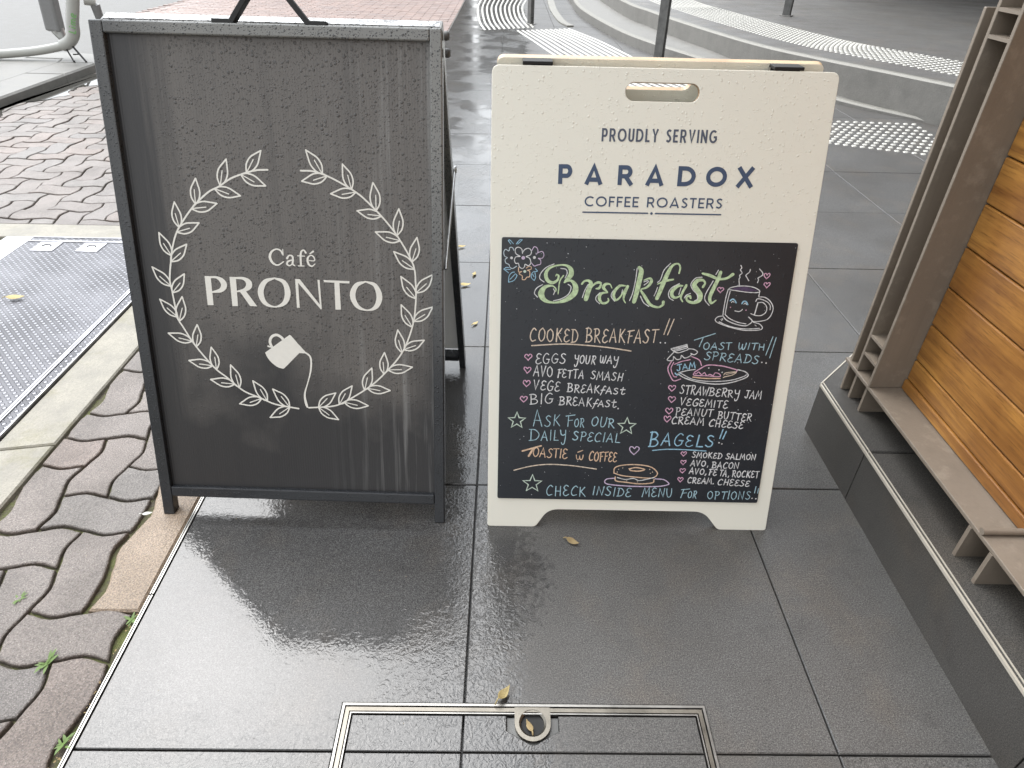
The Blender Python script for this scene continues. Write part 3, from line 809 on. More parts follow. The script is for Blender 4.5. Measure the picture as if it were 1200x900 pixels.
  ('S', 'paint', 0, (2823, 5207, 27, 2628, 5129, 85, 2527, 4928, 116, 2590, 4715, 86, 2783, 4640, 28, 2980, 4726, 86, 3057, 4928, 116, 3001, 5134, 85, 2817, 5207, 27)),
  ('F', 'paint', 17, (3224, 5201, 3278, 5196, 3273, 4636, 3218, 4634)),
  ('F', 'paint', 17, (3218, 5201, 3315, 5200, 3704, 4671, 3694, 4609)),
  ('F', 'paint', 17, (3659, 5198, 3702, 5197, 3707, 4615, 3674, 4670)),
  ('F', 'paint', 17, (3777, 5199, 4281, 5190, 4279, 5144, 3784, 5157)),
  ('F', 'paint', 17, (3985, 5181, 4084, 5178, 4084, 4623, 3977, 4620)),
  ('S', 'paint', 0, (4598, 5190, 27, 4414, 5115, 85, 4328, 4911, 110, 4415, 4699, 80, 4605, 4627, 28, 4782, 4703, 86, 4854, 4906, 116, 4777, 5123, 79, 4598, 5190, 27)),
  ('S', 'paint', 0, (3021, 5666, 30, 2982, 5742, 30, 2895, 5763, 27, 2800, 5701, 42, 2770, 5597, 51, 2821, 5494, 42, 2914, 5461, 27, 3025, 5530, 21)),
  ('P', 'paint', 0, (3029, 5766, 15, 3029, 5655, 18)),
  ('S', 'paint', 0, (3099, 5597, 42, 3145, 5652, 27, 3204, 5636, 36, 3210, 5565, 39, 3199, 5491, 36, 3238, 5459, 24)),
  ('S', 'paint', 0, (3205, 5571, 21, 3115, 5539, 33, 3090, 5484, 36, 3142, 5456, 24, 3200, 5505, 18)),
  ('S', 'paint', 0, (3467, 5714, 39, 3434, 5760, 27, 3385, 5735, 33, 3363, 5644, 39, 3359, 5463, 36)),
  ('P', 'paint', 0, (3304, 5651, 18, 3444, 5646, 18)),
  ('P', 'paint', 0, (3304, 5458, 18, 3418, 5458, 18)),
  ('S', 'paint', 0, (3498, 5568, 18, 3624, 5565, 18, 3611, 5642, 27, 3553, 5664, 21, 3495, 5603, 39, 3505, 5500, 39, 3568, 5457, 27, 3632, 5503, 18)),
  ('P', 'paint', 0, (3543, 5693, 21, 3612, 5742, 36)),
 ],
 'pouring_cup_emblem': [
  ('F', 'paint', 17, (2503, 3696, 3024, 4079, 3053, 4068, 3187, 3898, 3323, 3738, 3366, 3704, 3195, 3708, 2872, 3384, 2839, 3366, 2816, 3373, 2793, 3378, 2771, 3384, 2748, 3392, 2725, 3403, 2701, 3419, 2676, 3438, 2651, 3459, 2628, 3481, 2607, 3502, 2589, 3523, 2574, 3544, 2560, 3566, 2547, 3587, 2536, 3607, 2527, 3626, 2520, 3644, 2515, 3661, 2509, 3678)),
  ('S', 'paint', 0, (2649, 3818, 55, 2622, 3927, 55, 2665, 4028, 54, 2759, 4071, 54, 2846, 4034, 54, 2908, 3959, 59)),
  ('P', 'paint', 0, (2579, 3832, 37, 2617, 3817, 27)),
  ('S', 'paint', 0, (3322, 3721, 32, 3401, 3653, 37, 3424, 3528, 37, 3390, 3300, 32, 3313, 3056, 23, 3254, 2883, 33, 3241, 2760, 42, 3259, 2624, 52, 3278, 2558, 42)),
 ],
 'laurel_wreath_emblem': [
  ('W', 'paint', 32, (1, 3094, 2513, 2626, 2591, 2306, 2729, 1987, 2866, 1668, 3148, 1447, 3340, 1121, 3775, 901, 4187, 824, 4374, 780, 4913, 767, 5129, 844, 5507, 912, 5767, 1050, 6073, 1360, 6471, 1700, 6772, 1919, 6884, 2207, 7058, 2613, 7188, 2866, 7210)),
  ('W', 'paint', 31, (-1, 3307, 2539, 3819, 2593, 4125, 2733, 4591, 3042, 4931, 3361, 5269, 3781, 5484, 4310, 5560, 4772, 5568, 5205, 5526, 5546, 5293, 5988, 5031, 6341, 4678, 6701, 4449, 6878, 4051, 7093, 3728, 7203, 3478, 7211)),
 ],
}

# ---- handwriting font: strokes, '~' = smooth
HAND = {
'A':(.78,[[(0,0),(.38,1),(.7,-.02)],[(.1,.36),(.62,.34)]]),
'B':(.72,[[(.1,.0),(.13,1.02)],['~',(.0,.98),(.38,1.0),(.58,.8),(.42,.57),(.16,.5)],['~',(.16,.5),(.5,.48),(.68,.26),(.48,.04),(.0,.0)]]),
'C':(.7,[['~',(.66,.86),(.42,1),(.12,.7),(.05,.3),(.25,.02),(.62,.1)]]),
'D':(.74,[[(.12,.0),(.14,1)],['~',(0,1),(.42,.95),(.7,.55),(.5,.1),(.0,.0)]]),
'E':(.62,[['~',(.56,.9),(.3,1),(.1,.78),(.22,.56),(.4,.52)],['~',(.3,.52),(.08,.36),(.06,.1),(.3,-.02),(.6,.12)]]),
'F':(.62,[[(.16,-.02),(.2,.98)],[(.0,.92),(.66,1.02)],[(.18,.52),(.5,.56)]]),
'G':(.74,[['~',(.64,.88),(.4,1),(.1,.68),(.06,.25),(.3,0),(.6,.12),(.66,.42)],[(.4,.44),(.72,.42)]]),
'H':(.74,[[(.1,0),(.14,1)],[(.62,0),(.64,1)],[(.12,.5),(.64,.5)]]),
'I':(.24,[[(.1,0),(.14,1)]]),
'J':(.62,[['~',(.4,.98),(.4,.4),(.34,.06),(.14,.02),(.0,.18)],[(.08,.98),(.66,1.0)]]),
'K':(.72,[[(.1,0),(.12,1)],[(.6,1),(.14,.46)],[(.2,.54),(.7,-.02)]]),
'L':(.58,[[(.14,1),(.08,.02),(.56,.02)]]),
'M':(.92,[[(0,0),(.16,1),(.42,.32),(.7,1),(.84,0)]]),
'N':(.8,[[(.06,0),(.1,1),(.62,.0),(.68,1)]]),
'O':(.76,[['~',(.4,1),(.1,.78),(.06,.3),(.34,0),(.64,.22),(.66,.72),(.4,1.0)]]),
'P':(.62,[[(.1,-.04),(.14,1)],['~',(0,.96),(.4,1),(.58,.76),(.44,.52),(.13,.46)]]),
'R':(.7,[[(.1,0),(.13,1)],['~',(0,.97),(.4,1),(.56,.78),(.42,.55),(.14,.5)],[(.2,.5),(.68,-.04)]]),
'S':(.64,[['~',(.56,.9),(.32,1),(.12,.82),(.3,.56),(.54,.36),(.46,.08),(.22,0),(.0,.12)]]),
'T':(.68,[[(.34,0),(.36,.98)],[(.0,.96),(.7,1)]]),
'U':(.76,[['~',(.08,1),(.08,.4),(.2,.04),(.46,.04),(.62,.4),(.66,1)]]),
'V':(.66,[[(.02,1),(.26,0),(.6,1.02)]]),
'W':(.96,[[(0,1),(.2,0),(.46,.66),(.66,0),(.9,1)]]),
'Y':(.7,[['~',(.04,1),(.12,.6),(.34,.5),(.6,.62)],['~',(.64,1),(.6,.3),(.46,-.3),(.24,-.38),(.14,-.2)]]),
'y':(.7,[['~',(.04,1),(.12,.6),(.34,.5),(.6,.62)],['~',(.64,1),(.6,.3),(.46,-.35),(.2,-.45),(.12,-.22)]]),
'f':(.56,[['~',(.62,1.15),(.48,1.3),(.34,1.0),(.2,.2),(.06,-.35)],[(.06,.52),(.56,.58)]]),
't':(.6,[['~',(.34,1.2),(.28,.5),(.26,.08),(.44,-.04),(.66,.14)],[(.04,.78),(.62,.84)]]),
'w':(.9,[['~',(.04,1),(.08,.3),(.24,.04),(.4,.3),(.44,.8)],['~',(.44,.6),(.5,.1),(.68,.06),(.8,.5),(.84,1)]]),
'X':(.72,[[(.04,1),(.66,0)],[(.62,1),(.02,0)]]),
' ':(.45,[]),
'.':(.3,[[(.1,0),(.15,.05)]]),
',':(.3,[[(.16,.1),(.06,-.16)]]),
}
def ell(cx,cy,rx,ry,a0,a1,n=14):
    return [(cx+rx*cos(radians(a0+(a1-a0)*i/n)),cy+ry*sin(radians(a0+(a1-a0)*i/n))) for i in range(n+1)]
# geometric sans, stroke centre lines inside the cap box; t = half stroke
def geo(t):
    b=1-t;
    return {
    'P':(.62,[[(t,0),(t,1)],[(t,b)]+ell(.36,(b+.42)/2,.62-t-.36,(b-.42)/2,90,-90)+[(t,.42)]]),
    'A':(.86,[[(t*.9,0),(.43,b+.02),(.86-t*.9,0)],[(.2,.25),(.66,.25)]]),
    'R':(.68,[[(t,0),(t,1)],[(t,b)]+ell(.36,(b+.45)/2,.64-t-.36,(b-.45)/2,90,-90)+[(t,.45)],[(.34,.45),(.62,0)]]),
    'D':(.8,[[(t,t),(t,b)]+ell(.32,.5,.8-t-.32,.5-t,90,-90)+[(t,t)]]),
    'O':(.98,[ell(.49,.5,.49-t,.5-t,90,450,28)]),
    'X':(.8,[[(t,0),(.8-t,1)],[(.8-t,0),(t,1)]]),
    'C':(.82,[ell(.49,.5,.49-t,.5-t,48,312,22)]),
    'F':(.52,[[(t,0),(t,b),(.52,b)],[(t,.5),(.47,.5)]]),
    'E':(.54,[[(.54,b),(t,b),(t,t),(.54,t)],[(t,.5),(.48,.5)]]),
    'S':(.56,[['~',(.5,.84),(.3,b),(.11,.78),(.2,.58),(.38,.46),(.48,.27),(.3,t),(.05,.16)]]),
    'T':(.6,[[(.3,0),(.3,b)],[(0,b),(.6,b)]]),
    'U':(.62,[[(t,1),(t,.36)]+ell(.31,.31,.31-t,.31-t,180,360)+[(.62-t,1)]]),
    'L':(.5,[[(t,1),(t,t),(.5,t)]]),'Y':(.7,[[(t,1),(.35,.45),(.7-t,1)],[(.35,.45),(.35,0)]]),
    'V':(.74,[[(t,1),(.37,t),(.74-t,1)]]),'I':(2*t,[[(t,0),(t,1)]]),
    'N':(.7,[[(t,0),(t,1)],[(t,.94),(.7-t,.06)],[(.7-t,0),(.7-t,1)]]),
    'G':(.84,[ell(.46,.5,.46-t,.5-t,50,330,22)+[(.84-t,.46),(.5,.46)]]),
    'm':(.9,[[(t,0),(t,.68)],['~',(t,.5),(.25,.68),(.42,.5),(.42,0)],['~',(.42,.5),(.62,.68),(.8,.5),(.8,0)]]),
    ' ':(.4,[])}

def narrow(font, k):
    return {c: (v[0] * k, [[q if q == '~' else (q[0] * k, q[1]) for q in st] for st in v[1]]) for c, v in font.items()}
FONTS = {'hand': HAND, 'bold': geo(.105), 'medium': geo(.075), 'condensed': narrow(geo(.08), .62)}
pen = random.Random(4)

def catmull(pts, n=4):
    if len(pts) < 3: return list(pts)
    d = len(pts[0])
    P = [tuple(2 * pts[0][k] - pts[1][k] for k in range(d))] + list(pts) + [tuple(2 * pts[-1][k] - pts[-2][k] for k in range(d))]
    out = []
    for i in range(1, len(P) - 2):
        a, b, c, e = P[i - 1:i + 3]
        for j in range(n):
            t = j / n
            out.append(tuple(0.5 * (2 * b[k] + (c[k] - a[k]) * t + (2 * a[k] - 5 * b[k] + 4 * c[k] - e[k]) * t * t + (3 * b[k] - a[k] - 3 * c[k] + e[k]) * t ** 3) for k in range(d)))
    out.append(tuple(P[-2]))
    return out

def strokes_of(el):
    """yields (ink, filled?, round ends?, [(x, y, width)]) in metres on the board"""
    K = 1e-4
    for r in ART[el]:
        kind, ink = r[0], r[1]
        if kind == 'T':
            fname, s, (x0, y0, x1, y1, h, w), gap = r[2], r[3], r[4], r[5]
            font = FONTS[fname]; hand = fname == 'hand'
            adv = [font[c][0] for c in s]
            tot = sum(adv) + gap * (len(s) - 1)
            dx, dy = x1 - x0, y1 - y0
            ln = hypot(dx, dy); ux, uy = dx / ln, dy / ln; k = ln / tot
            vx, vy = (-uy, ux) if hand else (0.0, 1.0)
            x = 0.0
            for c, ad in zip(s, adv):
                jy = pen.gauss(0, .025) if hand else 0; js = 1 + (pen.gauss(0, .04) if hand else 0); sh = pen.gauss(.03, .04) if hand else 0
                for st in font[c][1]:
                    P = catmull(st[1:], 5) if st[0] == '~' else st
                    wj = w * (1 + (pen.gauss(0, .09) if hand else 0))
                    yield ink, False, hand, [((x0 + ux * (x + u + sh * v) * k + vx * (v * js + jy) * h) * K, (y0 + uy * (x + u + sh * v) * k + vy * (v * js + jy) * h) * K, wj * K) for u, v in P]
                x += ad + gap
            continue
        w, f = r[2], r[3]
        if kind in ('S', 'P', 'F'):
            if kind != 'F' and w == 0: pts = [(f[i] * K, f[i + 1] * K, f[i + 2] * K) for i in range(0, len(f), 3)]
            else: pts = [(f[i] * K, f[i + 1] * K, w * K) for i in range(0, len(f), 2)]
            yield ink, kind == 'F', True, catmull(pts) if kind == 'S' else pts
        elif kind == 'D':
            yield ink, True, True, [((f[0] + w * cos(t * pi / 6)) * K, (f[1] + w * sin(t * pi / 6)) * K, 0) for t in range(12)]
        elif kind == 'H':
            P = [(0, .9), (-.55, .35), (-.95, -.2), (-.75, -.75), (-.3, -.75), (0, -.35), (.35, -.8), (.85, -.7), (.95, -.15), (.5, .4), (0, .95)]
            yield ink, False, True, catmull([((f[0] + f[2] * a + pen.gauss(0, 2.5)) * K, (f[1] - f[2] * b + pen.gauss(0, 2.5)) * K, w * K) for a, b in P])
        elif kind == 'X':
            yield ink, False, True, [((f[0] + (f[2] if i % 2 == 0 else f[2] * .42) * sin(i * pi / 5)) * K, (f[1] + (f[2] if i % 2 == 0 else f[2] * .42) * cos(i * pi / 5)) * K, w * K) for i in range(11)]
        elif kind == 'W':
            side = f[0]; g = f[1:]
            st = catmull([(g[i] * K, g[i + 1] * K) for i in range(0, len(g), 2)], 8)
            yield ink, False, True, [(p[0], p[1], w * K) for p in st]
            D_ = [0.0]
            for a, b in zip(st, st[1:]): D_.append(D_[-1] + hypot(b[0] - a[0], b[1] - a[1]))
            n = 12; tot = D_[-1]
            for q in range(n):
                for sg in (1, -1):
                    dd = tot * (q + .12 + (.19 if sg == side else 0)) / n
                    if q == 0 and sg != side: dd = tot * .03
                    i = min(range(len(D_)), key=lambda z_: abs(D_[z_] - dd)); i = min(max(i, 1), len(st) - 2)
                    t = Vector((st[i + 1][0] - st[i - 1][0], st[i + 1][1] - st[i - 1][1])).normalized()
                    nn = Vector((-t.y, t.x)) * sg
                    an = radians(36 + pen.uniform(-5, 5)); LL = 0.049 * pen.uniform(.93, 1.05)
                    ax = t * cos(an) + nn * sin(an); px = Vector((-ax.y, ax.x))
                    if px.dot(nn) < 0: px = -px
                    def pt(u, v): return (st[i][0] + ax.x * LL * u + px.x * LL * v, st[i][1] + ax.y * LL * u + px.y * LL * v, w * K * .9)
                    yield ink, False, True, catmull([pt(0, 0), pt(.25, .17), pt(.55, .2), pt(.82, .1), pt(1, .02)])
                    yield ink, False, True, catmull([pt(0, 0), pt(.2, -.13), pt(.5, -.16), pt(.8, -.06), pt(1, .02)])
                    yield ink, False, True, [(a, b, c * .7) for a, b, c in catmull([pt(.05, 0), pt(.3, .03), pt(.55, .06)])]

def lettering(name, el, parent, lift=0.0008, M4=None):
    """flat brush strokes as ribbons lying on the board (local x right, y up the board, z out)"""
    mb = MB(); keys = []
    for si, (col, filled, cap, pts) in enumerate(strokes_of(el)):
        if col not in keys: keys.append(col)
        mi = keys.index(col)
        z = lift + 0.00002 * (si % 9)
        if filled:
            P = [(p[0], p[1]) for p in pts]
            if len(P) > 1 and hypot(P[0][0] - P[-1][0], P[0][1] - P[-1][1]) < 1e-5: P = P[:-1]
            if area(P) < 0: P = P[::-1]
            z2 = z + (0 if col == 'paint' else -0.0001)
            mb.add([(x, y, z2) for x, y in P], [list(range(len(P)))], mi)
            continue
        Q = [pts[0]]
        for p in pts[1:]:
            if hypot(p[0] - Q[-1][0], p[1] - Q[-1][1]) > 2e-4: Q.append(p)
        if len(Q) < 2: continue
        n = len(Q)
        closed = n > 8 and hypot(Q[0][0] - Q[-1][0], Q[0][1] - Q[-1][1]) < 4e-4
        L, R = [], []
        for i in range(n):
            a = Q[i - 1] if i > 0 else (Q[-2] if closed else Q[0])
            b = Q[i]
            c = Q[i + 1] if i < n - 1 else (Q[1] if closed else Q[-1])
            d1 = Vector((b[0] - a[0], b[1] - a[1])); d2 = Vector((c[0] - b[0], c[1] - b[1]))
            if d1.length < 1e-9: d1 = d2
            if d2.length < 1e-9: d2 = d1
            d1.normalize(); d2.normalize()
            t = d1 + d2
            t = d1 if t.length < 0.3 else t.normalized()
            nn = Vector((-t.y, t.x))
            k = b[2] / 2 / max(0.55, nn.dot(Vector((-d1.y, d1.x))))
            L.append((b[0] + nn.x * k, b[1] + nn.y * k, z)); R.append((b[0] - nn.x * k, b[1] - nn.y * k, z))
        vs = L + R
        mb.add(vs, [(i, n + i, n + i + 1, i + 1) for i in range(n - 1)], mi)
        if cap and not closed:
            for e, (p, q) in ((0, (Q[0], Q[1])), (1, (Q[-1], Q[-2]))):
                a0 = atan2(p[1] - q[1], p[0] - q[0]); r = p[2] / 2
                mb.add([(p[0] + r * cos(a0 + t), p[1] + r * sin(a0 + t), z + 0.00001) for t in (-1.57, -0.8, 0, 0.8, 1.57)], [list(range(5))], mi)
    return mb.build(name, [M['ink_' + k] for k in keys], parent, M4)

# ================================================================== THE SETTING
TX0, TY0, T = -0.05605, 0.5135, 0.6       # tile grid
X_STRIP, X_PLINTH = -0.6642, 0.79
JG = 0.0014                               # half joint

ground = MB()
ground.add([(-60, -20, -0.03), (60, -20, -0.03), (60, 90, -0.03), (-60, 90, -0.03)], [(0, 1, 2, 3)])
tag(ground.build('ground', M['grout']), kind='structure')

# access cover opening in the tiles
CX0, CX1, CY1, CY0 = -0.259, 0.348, 0.592, -0.02
def rect(x0, y0, x1, y1): return [(x0, y0), (x1, y0), (x1, y1), (x0, y1)]
tm = MB()
for i in range(-1, 8):
    for j in range(-3, 24):
        x0, x1 = TX0 + i * T + JG, TX0 + (i + 1) * T - JG
        y0, y1 = TY0 + j * T + JG, TY0 + (j + 1) * T - JG
        if i == -1: x0 = X_STRIP + 0.0008
        zz = rnd.uniform(-0.0006, 0.0006)
        ps = [rect(x0, y0, x1, y1)]
        if x0 < CX1 and x1 > CX0 and y0 < CY1 and y1 > CY0:
            ps = []
            ya = y0
            if y1 > CY1:
                if x0 < CX0: ps.append([(x0, y0), (CX0, y0), (CX0, CY1), (x1, CY1), (x1, y1), (x0, y1)])
                elif x1 > CX1: ps.append([(CX1, y0), (x1, y0), (x1, y1), (x0, y1), (x0, CY1), (CX1, CY1)])
                else: ps.append(rect(x0, CY1, x1, y1))
            else:
                if x0 < CX0: ps.append(rect(x0, y0, CX0, y1))
                if x1 > CX1: ps.append(rect(CX1, y0, x1, y1))
        for p in ps:
            tm.prism(p, -0.02, zz, 0, 0.0016)
tag(tm.build('tiled_pavement', M['tile']), kind='structure')

# metal trim between tiles and brick paving
sm_ = MB()
for a, b in ((-2.0, 0.80), (0.803, 4.0), (4.003, 14.0)):
    sm_.box((X_STRIP - 0.0035, a, -0.02), (X_STRIP - 0.0005, b, 0.002))
    sm_.box((X_STRIP - 0.0085, a, -0.02), (X_STRIP - 0.0065, b, 0.0005))
so = sm_.build('edging_strip', M['steel'])
tag(so, 'thin double metal edging strip between the grey tiles and brick pavers', 'edging strip')

# interlocking pavers (herringbone of wavy pavers)
U = 0.100
PX0, PY0 = X_STRIP - 0.012 - U * 1.06, 0.762
def wv(t): return 1.15 * sin(pi * t) * abs(sin(pi * t)) ** 0.7
def warp(x, y): return (PX0 + U * (x + 0.10 * wv(y)), PY0 + U * (y + 0.10 * wv(x)))
def paver_outline(x, y, w, h):
    K = 6; pts = []
    for (ax, ay, bx, by, n) in ((x, y, x + w, y, w), (x + w, y, x + w, y + h, h), (x + w, y + h, x, y + h, w), (x, y + h, x, y, h)):
        for k in range(K * n):
            t = k / (K * n)
            pts.append(warp(ax + (bx - ax) * t, ay + (by - ay) * t))
    return pts
pm = MB()
X_BAND = -1.088
PX_MAX = X_STRIP - 0.012
sandy = None
for yy in range(-11, 70):
    for xx in range(-39, 4):
        k = (xx - yy) % 4
        if k == 0: w, h = 2, 1
        elif k == 3: w, h = 1, 2
        else: continue
        P = paver_outline(xx, yy, w, h)
        cxm = sum(p[0] for p in P) / len(P); cym = sum(p[1] for p in P) / len(P)
        if cxm < -3.3 or cxm > PX_MAX + 0.03 or cym > 7.05: continue
        if cym < 2.48 and cxm < X_BAND - 0.06: continue
        P = clip(P, 1, 0, PX_MAX)
        if cym < 2.62 and cxm > X_BAND - 0.06: P = clip(P, -1, 0, -X_BAND)
        elif cym < 2.8: P = clip(P, 0, -1, -2.612)
        P = clip(P, -1, 0, 3.245)
        P = clip(P, 0, 1, 7.0)
        # the strip of sandy edging replaces the cut pieces beside the trim
        if 0.76 < cym < 1.60 and cxm > PX0: continue
        if 0.76 < cym < 1.62: P = clip(P, 1, 0, PX0 + 0.004)
        if len(P) < 3 or area(P) < 0.0012: continue
        P = inset(P, 0.0026 + rnd.uniform(0, 0.0014))
        P = [p for i, p in enumerate(P) if hypot(p[0] - P[i - 1][0], p[1] - P[i - 1][1]) > 1e-4]
        if len(P) < 3 or area(P) < 0.001: continue
        zt = rnd.uniform(-0.003, 0.0015)
        n = len(P)
        tilt = (rnd.uniform(-1, 1) * 0.012, rnd.uniform(-1, 1) * 0.012)
        def zq(p, dz): return zt + dz + (p[0] - cxm) * tilt[0] + (p[1] - cym) * tilt[1]
        r1 = inset(P, 0.0011); r2 = inset(P, 0.0034)
        vs = [(x, y, -0.026) for x, y in P] + [(x, y, zq((x, y), -0.0036)) for x, y in P] + [(x, y, zq((x, y), -0.0012)) for x, y in r1] + [(x, y, zq((x, y), 0)) for x, y in r2]
        fs = []
        for q in range(3):
            for i in range(n):
                j = (i + 1) % n
                fs.append((q * n + i, q * n + j, (q + 1) * n + j, (q + 1) * n + i))
        fs.append(tuple(3 * n + i for i in range(n)))
        pm.add(vs, fs)
tag(pm.build('brick_paving', M['paver']), kind='structure')
jm = MB()
jm.add([(-3.25, -1.5, -0.012), (X_STRIP - 0.009, -1.5, -0.012), (X_STRIP - 0.009, 7.0, -0.012), (-3.25, 7.0, -0.012)], [(0, 1, 2, 3)])
tag(jm.build('joint_sand', M['joint']), kind='structure')

# sandy edging slabs
for ya, yb in ((0.765, 1.16), (1.165, 1.60)):
    P = [(PX_MAX, ya), (PX_MAX, yb)]
    K = 18
    for k in range(K + 1):
        y = yb + (ya - yb) * k / K
        P.append((PX0 + 0.010 + U * 0.10 * wv((y - PY0) / U), y))
    e = MB(); e.prism(P, -0.02, 0.0005, 0, 0.004)
    o = e.build('edging_slab', M['sandstone'])
    tag(o, 'sandy beige edging slab in front of the black sign leg' if ya < 1 else 'sandy beige edging slab behind the black sign leg', 'edging slab', 'sandy edging slabs')

# concrete band around the big steel access cover
cb = MB()
cb.prism([(-1.232, -1.0), (X_BAND - 0.006, -1.0), (X_BAND - 0.006, 1.232), (-1.232, 1.205)], -0.02, 0.001, 0, 0.004)
cb.prism([(-1.232, 1.209), (X_BAND - 0.006, 1.236), (X_BAND - 0.006, 2.605), (-3.2, 2.605), (-3.2, 2.472), (-1.232, 2.472)], -0.02, 0.001, 0, 0.004)
tag(cb.build('concrete_surround', M['concrete']), kind='structure')

# red brick paving further off
rb = MB()
bw, bh = 0.235, 0.078
j = 0
y = 7.01
while y < 14:
    x = (-4.5 if y > 9 else -3.5) + (0 if j % 2 else -bw / 2)
    while x < PX_MAX:
        x1 = min(x + bw - 0.006, PX_MAX)
        if x1 - x > 0.03:
            rb.prism(rect(x, y, x1, y + bh - 0.006), -0.02, rnd.uniform(-0.003, 0.001), 0, 0.003)
        x += bw
    y += bh; j += 1
tag(rb.build('red_brick_paving', M['redbrick']), kind='structure')

# raised kerb island with the pale road beyond
kp = [(-3.25, 2.0), (-3.25, 5.75), (-3.30, 5.98), (-3.42, 6.10), (-3.62, 6.16), (-9, 6.16), (-9, 2.0)]
km = MB()
km.prism([(-3.25, 2.0), (-3.25, 5.28), (-3.55, 5.28), (-3.55, 2.0)], -0.02, 0.058, 0, 0.012)
km.prism([(-3.25, 5.285), (-3.25, 5.72), (-3.55, 5.72), (-3.55, 5.285)], -0.02, 0.058, 0, 0.012)
km.prism([(-3.25, 5.725), (-3.30, 5.98), (-3.42, 6.10), (-3.62, 6.16), (-3.9, 6.16), (-3.9, 5.9), (-3.6, 5.88), (-3.55, 5.725)], -0.02, 0.058, 0, 0.012)
tag(km.build('kerb', M['kerb']), kind='structure')
im = MB(); im.prism([(-9, 2.0), (-3.553, 2.0), (-3.553, 5.72), (-3.6, 5.87), (-3.91, 5.89), (-3.91, 6.155), (-9, 6.155)][::1], -0.02, 0.054, 0, 0.004)
tag(im.build('kerb_island', M['kerb']), kind='structure')
rm = MB(); rm.add([(-40, 6.165, -0.009), (-4.5, 6.165, -0.009), (-4.5, 40, -0.009), (-40, 40, -0.009)], [(0, 1, 2, 3)])
rm.add([(-4.5, 6.165, -0.009), (-3.25, 6.165, -0.009), (-3.25, 7.005, -0.009), (-4.5, 7.005, -0.009)], [(0, 1, 2, 3)])
rm.add([(-4.5, 7.005, -0.009), (-3.4, 7.005, -0.009), (-3.4, 9.0, -0.009), (-4.5, 9.0, -0.009)], [(0, 1, 2, 3)])
tag(rm.build('road', M['road']), kind='structure')
N = NT('puddle_water'); v = N.coord()
M['water'] = N.out(N.mixc(N.noise(v, 7, 4), (0.03, 0.03, 0.027), (0.07, 0.066, 0.058)), 0.03, None, 0, 0.5)
pu = MB()
edge = []
for k in range(60):
    t = k / 59
    edge.append((-3.03 + 0.13 * sin(7 * t + 2) + rnd.uniform(-0.03, 0.03) + 0.06 * sin(23 * t) - 0.12 * t, 3.6 + 2.0 * t))
pu.add([(-3.248, 3.6, 0.0022)] + [(x, y, 0.0022) for x, y in edge] + [(-3.248, 5.6, 0.0022)], [list(range(62))])
tag(pu.build('puddle', M['water']), kind='structure')

# forecourt: two curved steps up to a stone plaza
S1 = [(0.93, 13.5, .1), (0.94, 11.5, .1), (0.95, 9.9, .1), (1.17, 8.05, .1), (1.40, 7.1, .1), (1.58, 6.57, .1), (1.95, 5.83, .075), (2.42, 5.1, .035), (2.80, 4.62, .022)]
S2 = [(1.25, 13.5, .25), (1.32, 11.0, .25), (1.42, 9.09, .25), (1.55, 8.34, .25), (1.66, 7.69, .25), (1.9, 6.6, .25), (2.1, 5.93, .25), (2.36, 5.40, .25), (2.62, 4.95, .25), (2.9, 4.45, .25), (3.3, 3.85, .25), (3.8, 3.2, .25), (4.6, 2.3, .25)]
s1 = smooth_path(S1, 8); s2 = smooth_path(S2, 8)
def normals(path):
    out = []
    for i in range(len(path)):
        d = path[min(i + 1, len(path) - 1)] - path[max(i - 1, 0)]
        d.z = 0; d.normalize()
        out.append(Vector((-d.y, d.x, 0)))      # to the plaza side (+x) for a path running towards the camera
    return out
def step(path, base_drop, depth):
    mb = MB()
    N1 = normals(path)
    n = len(path)
    def strip(a, b, mi):
        mb.add(a + b, [(i, i + 1, n + i + 1, n + i) for i in range(n - 1)], mi)
    bot = [Vector((p.x, p.y, -0.02)) for p in path]
    r1 = [Vector((p.x, p.y, p.z - 0.012)) for p in path]
    r2 = [p + q * 0.012 for p, q in zip(path, N1)]
    r3 = [p + q * 0.052 for p, q in zip(path, N1)]
    r4 = [p + q * 0.060 + Vector((0, 0, -0.004)) for p, q in zip(path, N1)]
    r5 = [p + q * depth + Vector((0, 0, -0.004)) for p, q in zip(path, N1)]
    strip(bot, r1, 0); strip(r1, r2, 1); strip(r2, r3, 1); strip(r3, r4, 1); strip(r4, r5, 0)
    return mb
st1 = step(s1, 0, 0.9)
st1.add([s1[-1] + Vector((0, 0, 0)), s1[-1] + normals(s1)[-1] * 0.9, Vector((s1[-1].x, s1[-1].y, -0.02)) + normals(s1)[-1] * 0.9, Vector((s1[-1].x, s1[-1].y, -0.02))], [(0, 1, 2, 3)])
o = st1.build('lower_step', [M['step'], M['nosing']]); tag(o, kind='structure')
st2 = step(s2, 0, 0.5)
o = st2.build('upper_step', [M['step'], M['nosing']]); tag(o, kind='structure')
pz = MB()
N2 = normals(s2)
inner = [p + q * 0.058 for p, q in zip(s2, N2)]
for i in range(len(inner) - 1):
    a, b = inner[i], inner[i + 1]
    pz.add([(a.x, a.y, 0.248), (b.x, b.y, 0.248), (30, b.y, 0.248), (30, a.y, 0.248)], [(0, 1, 2, 3)])
pz.add([(1.3, 13.5, 0.248), (30, 13.5, 0.248), (30, 60, 0.248), (1.3, 60, 0.248)], [(0, 1, 2, 3)])
tag(pz.build('forecourt', M['plaza']), kind='structure')
